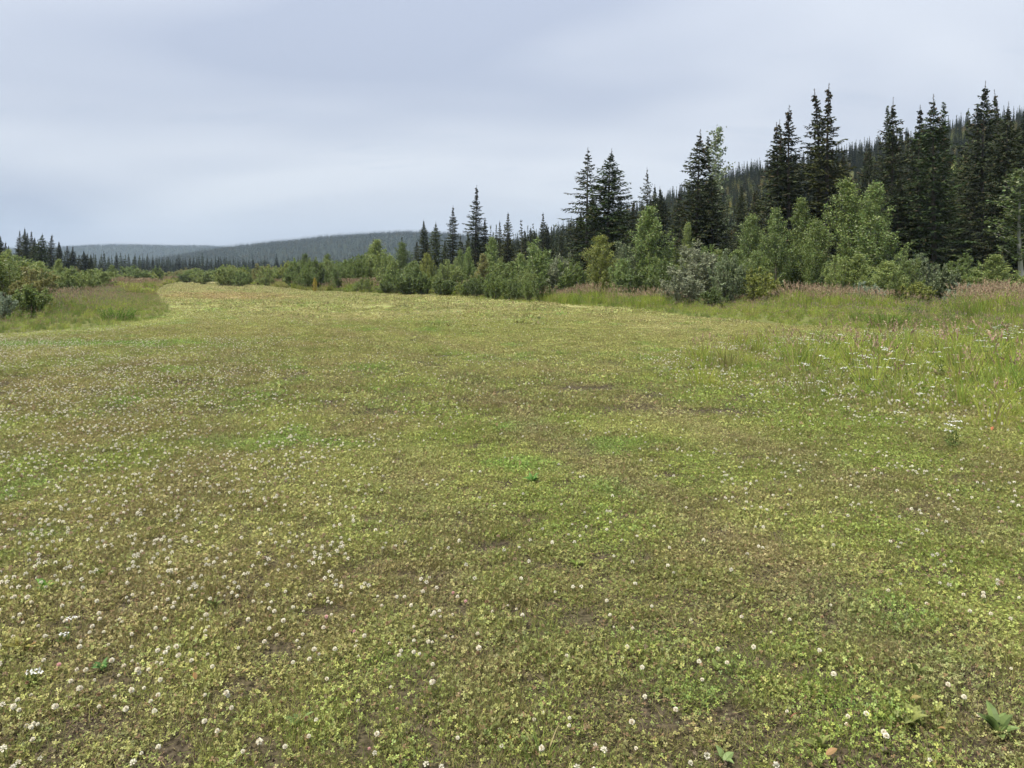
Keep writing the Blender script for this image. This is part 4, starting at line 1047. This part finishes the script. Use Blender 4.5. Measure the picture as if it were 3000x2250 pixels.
for xx in np.linspace(-20, 270, 16):
    spruce_px(random.choice(['narrow', 'dense', 'narrow2']), xx + random.gauss(0, 6), np.interp(xx, [0, 120, 270], [702, 716, 744]) + random.gauss(0, 7), random.uniform(16, 24), random.uniform(122, 150), random.choice('ddn'), 'shaded spruce behind the front spruces of the far left group', 'spruces behind the far left group')
for xx in np.concatenate([np.linspace(1180, 1680, 14), np.linspace(1500, 2300, 14)]):
    spruce_px(random.choice(['narrow', 'dense', 'narrow2', 'broad']), xx + random.gauss(0, 12), np.interp(xx, [1180, 1400, 1680, 2300], [712, 690, 655, 590]) + random.gauss(0, 12), random.uniform(24, 34), random.uniform(90, 116), random.choice('ddn'), 'shaded spruce deep behind the thicket %s' % ('left of the tall centre spire' if xx < 1395 else 'between centre spire and broad pair' if xx < 1700 else 'behind the broad spruce pair' if xx < 1950 else 'below the middle of the hillside'), 'spruces behind the centre thicket')
for xx in np.linspace(1040, 1600, 17):
    Yd = np.interp(xx, [1040, 1100, 1300, 1420, 1600], [67, 64.5, 57.8, 49.8, 43.2]) + random.uniform(0.8, 2.2)
    shrub_px(random.choice(['bush', 'willow']), xx + random.gauss(0, 8), random.uniform(792, 822), random.uniform(26, 44) * 52 / Yd, Yd, random.choice('gdgpl'), 'low bush along the mown edge of the centre thicket', 'low bushes along the mown edge')
# shrubs closing the far end of the field and filling the thicket
for xx in np.linspace(440, 880, 46):
    d = random.uniform(120, 205) if xx < 640 else random.uniform(98, 150)
    xx += random.gauss(0, 8); top = np.interp(xx, [450, 560, 640, 720, 800, 870], [798, 792, 784, 780, 776, 766]) + random.gauss(0, 5)
    kk = random.choice(['willow', 'bush', 'bush']); tt_ = random.choice('gllylpo')
    shrub_px(kk, xx, top, random.uniform(24, 42), d, tt_, '%s %s beyond the field %s' % (TW[tt_], KW[kk], where(xx, [(560, 'near the vanishing strip'), (680, 'under the low ridge'), (780, 'under the foot of the long hill'), (9999, 'next to the thicket')])), 'shrubs beyond the far end of the field')
for xx in np.linspace(170, 460, 14):
    d = random.uniform(120, 200); top = 788 + random.gauss(0, 7)
    shrub_px(random.choice(['willow', 'poplar', 'bush']), xx + random.gauss(0, 8), top, random.uniform(14, 24), d, random.choice('gglpd'), 'shrub in front of the far left treeline', 'shrubs before the far left treeline')
for xx in np.concatenate([np.linspace(860, 1240, 30), np.linspace(880, 3040, 84)]):
    d = random.uniform(74, 96) - 38 * min(1, max(0, (xx - 1100) / 900)); xx += random.gauss(0, 10)
    top = np.interp(xx, [880, 1200, 1600, 2100, 2600, 3040], [766, 758, 746, 736, 742, 762]) + random.gauss(0, 14)
    kk = random.choice(['willow', 'bush', 'poplar']); tt_ = random.choice('gglpblp')
    shrub_px(kk, xx, top, random.uniform(34, 52) * 70 / d * 0.9, d, tt_, '%s %s %s' % (TW[tt_], KW[kk], where(xx, THICKET)), 'shrubs filling the thicket')

# ------------------------------------------------------------------ single plants one can pick out on the field
def place_ground(x, y):
    d = CAMH * F / (y - HOR)
    return (x - 1500) / F * d, d
def tuft_at(x, y, geo_args, scale, tint, name, label, cat='grass tuft'):
    Xw, d = place_ground(x, y)
    g = grass_tuft(*geo_args[0], **geo_args[1])
    m = g.mesh(name, [tint_mat(tint), M_SEED, M_PURP])
    o = obj(name, m, loc=(Xw, d, gz(Xw, d) - 0.01), rz=random.uniform(0, 6.28), scale=(scale,) * 3)
    tag(o, label, cat)
_tm = {}
def tint_mat(c):
    if c not in _tm: _tm[c] = foliage('tuft_%d' % len(_tm), c, alt=(0.33, 0.28, 0.13), alt_frac=0.12, var=0.35, transl=0.35)
    return _tm[c]
TU = [
 (2062, 1135, 0.36, 60, (0.30, 0.33, 0.05), 'upright yellow-green grass tuft at the edge of the weeds'),
 (2170, 1012, 0.45, 90, (0.28, 0.30, 0.05), 'yellow-green grass tuft nearest the field edge at right'),
 (2245, 1010, 0.5, 90, (0.27, 0.30, 0.05), 'second yellow-green grass tuft just right of the first'),
 (2135, 1080, 0.45, 80, (0.25, 0.23, 0.08), 'brownish grass tuft below the two yellow-green ones'),
 (2630, 1090, 0.5, 80, (0.20, 0.21, 0.05), 'dark green grass tuft among the white flowers'),
 (2200, 930, 0.55, 160, (0.30, 0.31, 0.06), 'bright wide grass tuft at the unmown edge right of the grey willow'),
 (1650, 1042, 0.16, 70, (0.14, 0.24, 0.04), 'fresh green weed clump out on the mown grass'),
 (2990, 1110, 0.6, 90, (0.24, 0.29, 0.05), 'tall green grass tuft at the right edge of the view'),
 (2830, 990, 0.6, 120, (0.22, 0.26, 0.05), 'full green grass tuft among the white umbels'),
]
for x_, y_, h_, n_, c_, lb in TU:
    tuft_at(x_, y_, ((0.10 + h_ * 0.22, n_, h_, 0.008, 0.35), dict(seeds=0)), 1.0, c_, 'grass_tuft', lb)
tuft_at(2600, 962, ((0.55, 320, 0.62, 0.012, 0.5), dict(leafy=420, leaf=0.07)), 1.0, (0.15, 0.22, 0.035), 'herb_mound', 'mounded bright green herb clump at the corner of the mown edge', 'plant')
tuft_at(345, 938, ((0.5, 260, 0.6, 0.012, 0.5), dict(leafy=420, leaf=0.08)), 1.0, (0.12, 0.20, 0.035), 'herb_mound', 'green herb clump at the mown edge on the left', 'plant')
tuft_at(1985, 1850, ((0.06, 50, 0.10, 0.0022, 0.9), dict()), 1.0, (0.36, 0.29, 0.15), 'dry_grass_tuft', 'small dry straw-coloured grass tuft in the near turf')
tuft_at(1590, 2235, ((0.05, 26, 0.12, 0.004, 0.8), dict()), 1.0, (0.17, 0.24, 0.05), 'grass_tuft', 'green grass tuft at the bottom edge of the picture')

# cut grass lying in clumps on the mown strip
def hay(n, rad, h):
    g = Geo(); a = rng.random(n) * 6.28; r = rad * np.sqrt(rng.random(n))
    C = np.stack([r * np.cos(a), r * np.sin(a), h * rng.random(n) * (1 - (r / rad) ** 2)], 1); D = rdir(n); D[:, 2] *= 0.35; D = unit(D)
    g.leaves(C, D, sides_of(D), 0.16, 0.014, 0); return g.mesh('cut_grass_clump', [M_HAY])
HAYM = [hay(160, 0.30, 0.14), hay(130, 0.24, 0.12), hay(200, 0.42, 0.13)]
for q, (x_, y_, s_, lb) in enumerate([
    (1317, 906, 1.0, 'dark clump of cut grass left of its neighbour on the far mown strip'), (1358, 900, 1.2, 'darkest clump of cut grass on the far mown strip'),
    (1250, 894, 0.9, 'flat cut grass clump on the far mown strip below the low dark bush'), (1235, 872, 1.0, 'pale cut grass heap at the thicket edge'),
    (1420, 898, 0.7, 'small cut grass clump right of the darkest one'), (1180, 902, 1.2, 'thin swath of cut grass left on the far mown strip'),
    (1560, 900, 1.3, 'cut grass heap under the left end of the red-topped grass'), (1650, 905, 1.3, 'cut grass heap under the middle of the red-topped grass'),
    (1500, 925, 0.8, 'loose cut grass clump in the middle of the bright strip'), (1780, 930, 0.9, 'loose cut grass clump on the right part of the bright strip')]):
    Xw, d = place_ground(x_, y_)
    tag(obj('cut_grass_clump', HAYM[q % 3], loc=(Xw, d, gz(Xw, d) + 0.005), rz=random.uniform(0, 6), scale=(s_ * 1.3, s_, s_)), lb, 'cut grass', 'clumps of cut grass')

# broad-leaved plants near the camera, each leaf a part
def broad_leaf(ln, wd, curl):
    g = Geo(); m = 6
    t = np.linspace(0, 1, m + 1); w = wd / 2 * np.sin(np.pi * np.clip(t, 0.02, 0.99) ** 0.8) ** 0.8
    z = curl * (np.sin(t * 2.2)) * ln * 0.5; xx = t * ln
    fold = 0.25
    Lf = np.stack([xx, w, z + fold * w], 1); Md = np.stack([xx, 0 * w, z], 1); Rt = np.stack([xx, -w, z + fold * w], 1)
    for i in range(m):
        g.quads([[Md[i], Md[i + 1], Lf[i + 1], Lf[i]], [Rt[i], Rt[i + 1], Md[i + 1], Md[i]]], 0, np.array([0.5, 0.62]))
    return g.mesh('leaf', [M_BROAD], True)
BL = [broad_leaf(0.085, 0.036, 0.5), broad_leaf(0.10, 0.030, 0.7), broad_leaf(0.07, 0.04, 0.4)]
def rosette(x, y, n, s, col, label, name='broadleaf_weed'):
    Xw, d = place_ground(x, y)
    root = bpy.data.objects.new(name, None); root.location = (Xw, d, gz(Xw, d) + 0.003); root.empty_display_size = 0.03; root.rotation_euler = (0, 0, random.uniform(0, 6.28)); COL.objects.link(root)
    tag(root, label, 'plant')
    for i in range(n):
        o = bpy.data.objects.new('leaf', BL[i % 3]); o.parent = root
        o.rotation_euler = (random.gauss(0, 0.25), -random.uniform(0.05, 0.75), i * 6.283 / n + random.gauss(0, 0.3))
        q = s * random.uniform(0.5, 0.9); o.scale = (q, q, q)
        j = random.uniform(0.75, 1.25); o.color = (col[0] * j, col[1] * j, col[2] * j, 1); COL.objects.link(o)
for a in [
    (2690, 1985, 5, 0.9, (1.1, 1.1, 1), 'fresh upright broad-leaved weed alone in the right-hand turf'),
    (2665, 2130, 8, 1.2, (1.2, 1.05, 1.0), 'large broad-leaved rosette in the lower right'),
    (2745, 2100, 6, 0.8, (1.5, 1.25, 0.9), 'yellowing small rosette above the large lower right one'),
    (2925, 2160, 9, 1.4, (0.85, 0.95, 0.9), 'big dark-leaved plant in the bottom right corner'),
    (2405, 2200, 6, 0.9, (1.2, 1.1, 1), 'pale flat rosette at the bottom right of the middle'),
    (2120, 2238, 4, 0.8, (1.0, 1.1, 1.2), 'blue-green leaves at the bottom edge right of the middle'),
    (1425, 2165, 5, 0.8, (1.0, 1.0, 1), 'green leaf pair near the bottom in the middle'),
    (2100, 1968, 4, 0.7, (1.1, 1.1, 0.9), 'small weed beside the dry straw tuft'),
    (290, 1690, 9, 0.8, (0.9, 1.35, 0.7), 'bright green weed beside the bare soil at the left'),
    (130, 1735, 10, 0.9, (0.9, 1.35, 0.7), 'wide bright green weed patch left of the bare soil'),
    (300, 1970, 9, 0.8, (0.7, 1.1, 0.9), 'feathery dark green weed below the yarrow'),
    (60, 1910, 6, 1.0, (1.3, 0.95, 0.7), 'reddish-edged weed at the left edge'),
    (880, 2130, 6, 0.9, (0.8, 0.9, 0.9), 'grey-green upright weed at the bottom left of the middle'),
    (1690, 1665, 7, 0.9, (1.2, 1.3, 0.7), 'lone bright weed in the middle of the near turf'),
    (630, 1780, 6, 0.8, (0.9, 0.95, 0.8), 'dull green weed in the left turf above the yarrow'),
    (1560, 1420, 12, 1.3, (0.7, 1.1, 0.7), 'dark green weed patch in the middle distance of the turf'),
    (240, 1760, 6, 0.7, (1.0, 1.3, 0.7), 'little green weed below the bare soil at the left'),
]: rosette(*a)
# yarrow by the left edge, with white flat heads
for (x_, y_, n_, h_, lb) in [(200, 1895, 2, 0.10, 'white yarrow heads standing out in the left foreground'), (108, 2010, 2, 0.07, 'small white yarrow head low in the left foreground'),
                             (2790, 1320, 6, 0.22, 'white flower cluster at the front edge of the right-hand weeds'), (2545, 1085, 6, 0.3, 'bright white flower cluster amid the right-hand weeds')]:
    Xw, d = place_ground(x_, y_)
    g = umbel_plant(n_, h_); tag(obj('yarrow_plant', g.mesh('yarrow_plant', [M_UMB, M_STEM]), loc=(Xw, d, gz(Xw, d)), scale=(0.45, 0.45, 1.0) if y_ > 1500 else (0.8, 0.8, 1)), lb, 'flower')
# single fallen leaves
for (x_, y_, s_, c_, lb) in [(2666, 2072, 0.6, (1, 0.95, 0.6), 'fallen yellow leaf above the large lower right rosette'), (2316, 2128, 0.5, (0.9, 0.45, 0.5), 'curled red-brown leaf in the lower right'),
                             (2064, 1920, 0.45, (1.1, 1.15, 0.7), 'pale yellow leaf left of the small weed'), (85, 1915, 0.5, (1.2, 0.85, 0.5), 'orange fallen leaf at the left edge'),
                             (2906, 1275, 1.0, (1.5, 0.6, 0.5), 'reddish dock leaf standing in the right-hand weeds'), (575, 2012, 0.5, (0.9, 0.6, 0.4), 'dry brown leaf in the left foreground'),
                             (705, 1995, 0.5, (1.1, 0.9, 0.6), 'dry tan leaf right of the brown one'), (2420, 2238, 0.6, (1.2, 0.85, 0.7), 'tan leaf at the bottom edge'),
                             (1495, 2190, 0.3, (1.3, 0.7, 0.3), 'tiny orange leaf at the bottom in the middle'), (2745, 2160, 0.5, (1.0, 0.75, 0.5), 'brown leaf right of the large rosette')]:
    Xw, d = place_ground(x_, y_)
    g = Geo(); m = broad_leaf(0.07, 0.034, 0.35); m.materials.clear(); m.materials.append(M_DEAD)
    o = obj('fallen_leaf', m, loc=(Xw, d, gz(Xw, d) + 0.028), rz=random.uniform(0, 6.28), scale=(s_,) * 3, color=c_); o.rotation_euler.x = random.gauss(0, 0.4); o.rotation_euler.y = -0.3
    tag(o, lb, 'leaf')

# ------------------------------------------------------------------ air
def haze_box():
    x0, x1, y0, y1, z0, z1 = -3200, 3200, -400, 3000, -3, 190
    V = [(x, y, z) for z in (z0, z1) for y in (y0, y1) for x in (x0, x1)]
    Fc = [(0, 2, 3, 1), (4, 5, 7, 6), (0, 1, 5, 4), (2, 6, 7, 3), (0, 4, 6, 2), (1, 3, 7, 5)]
    m = bpy.data.meshes.new('haze'); m.from_pydata(V, [], Fc); m.update()
    mt, N, L = new_mat('haze_air'); out = N('ShaderNodeOutputMaterial'); v = N('ShaderNodeVolumePrincipled')
    v.inputs['Color'].default_value = (0.62, 0.79, 1.0, 1); v.inputs['Density'].default_value = 0.00016; v.inputs['Anisotropy'].default_value = 0.1
    L(v.outputs[0], out.inputs['Volume']); m.materials.append(mt)
    o = obj('haze', m); o['kind'] = 'stuff'; o['label'] = 'thin moist air that fades the far hills to blue'; o['category'] = 'haze'
haze_box()
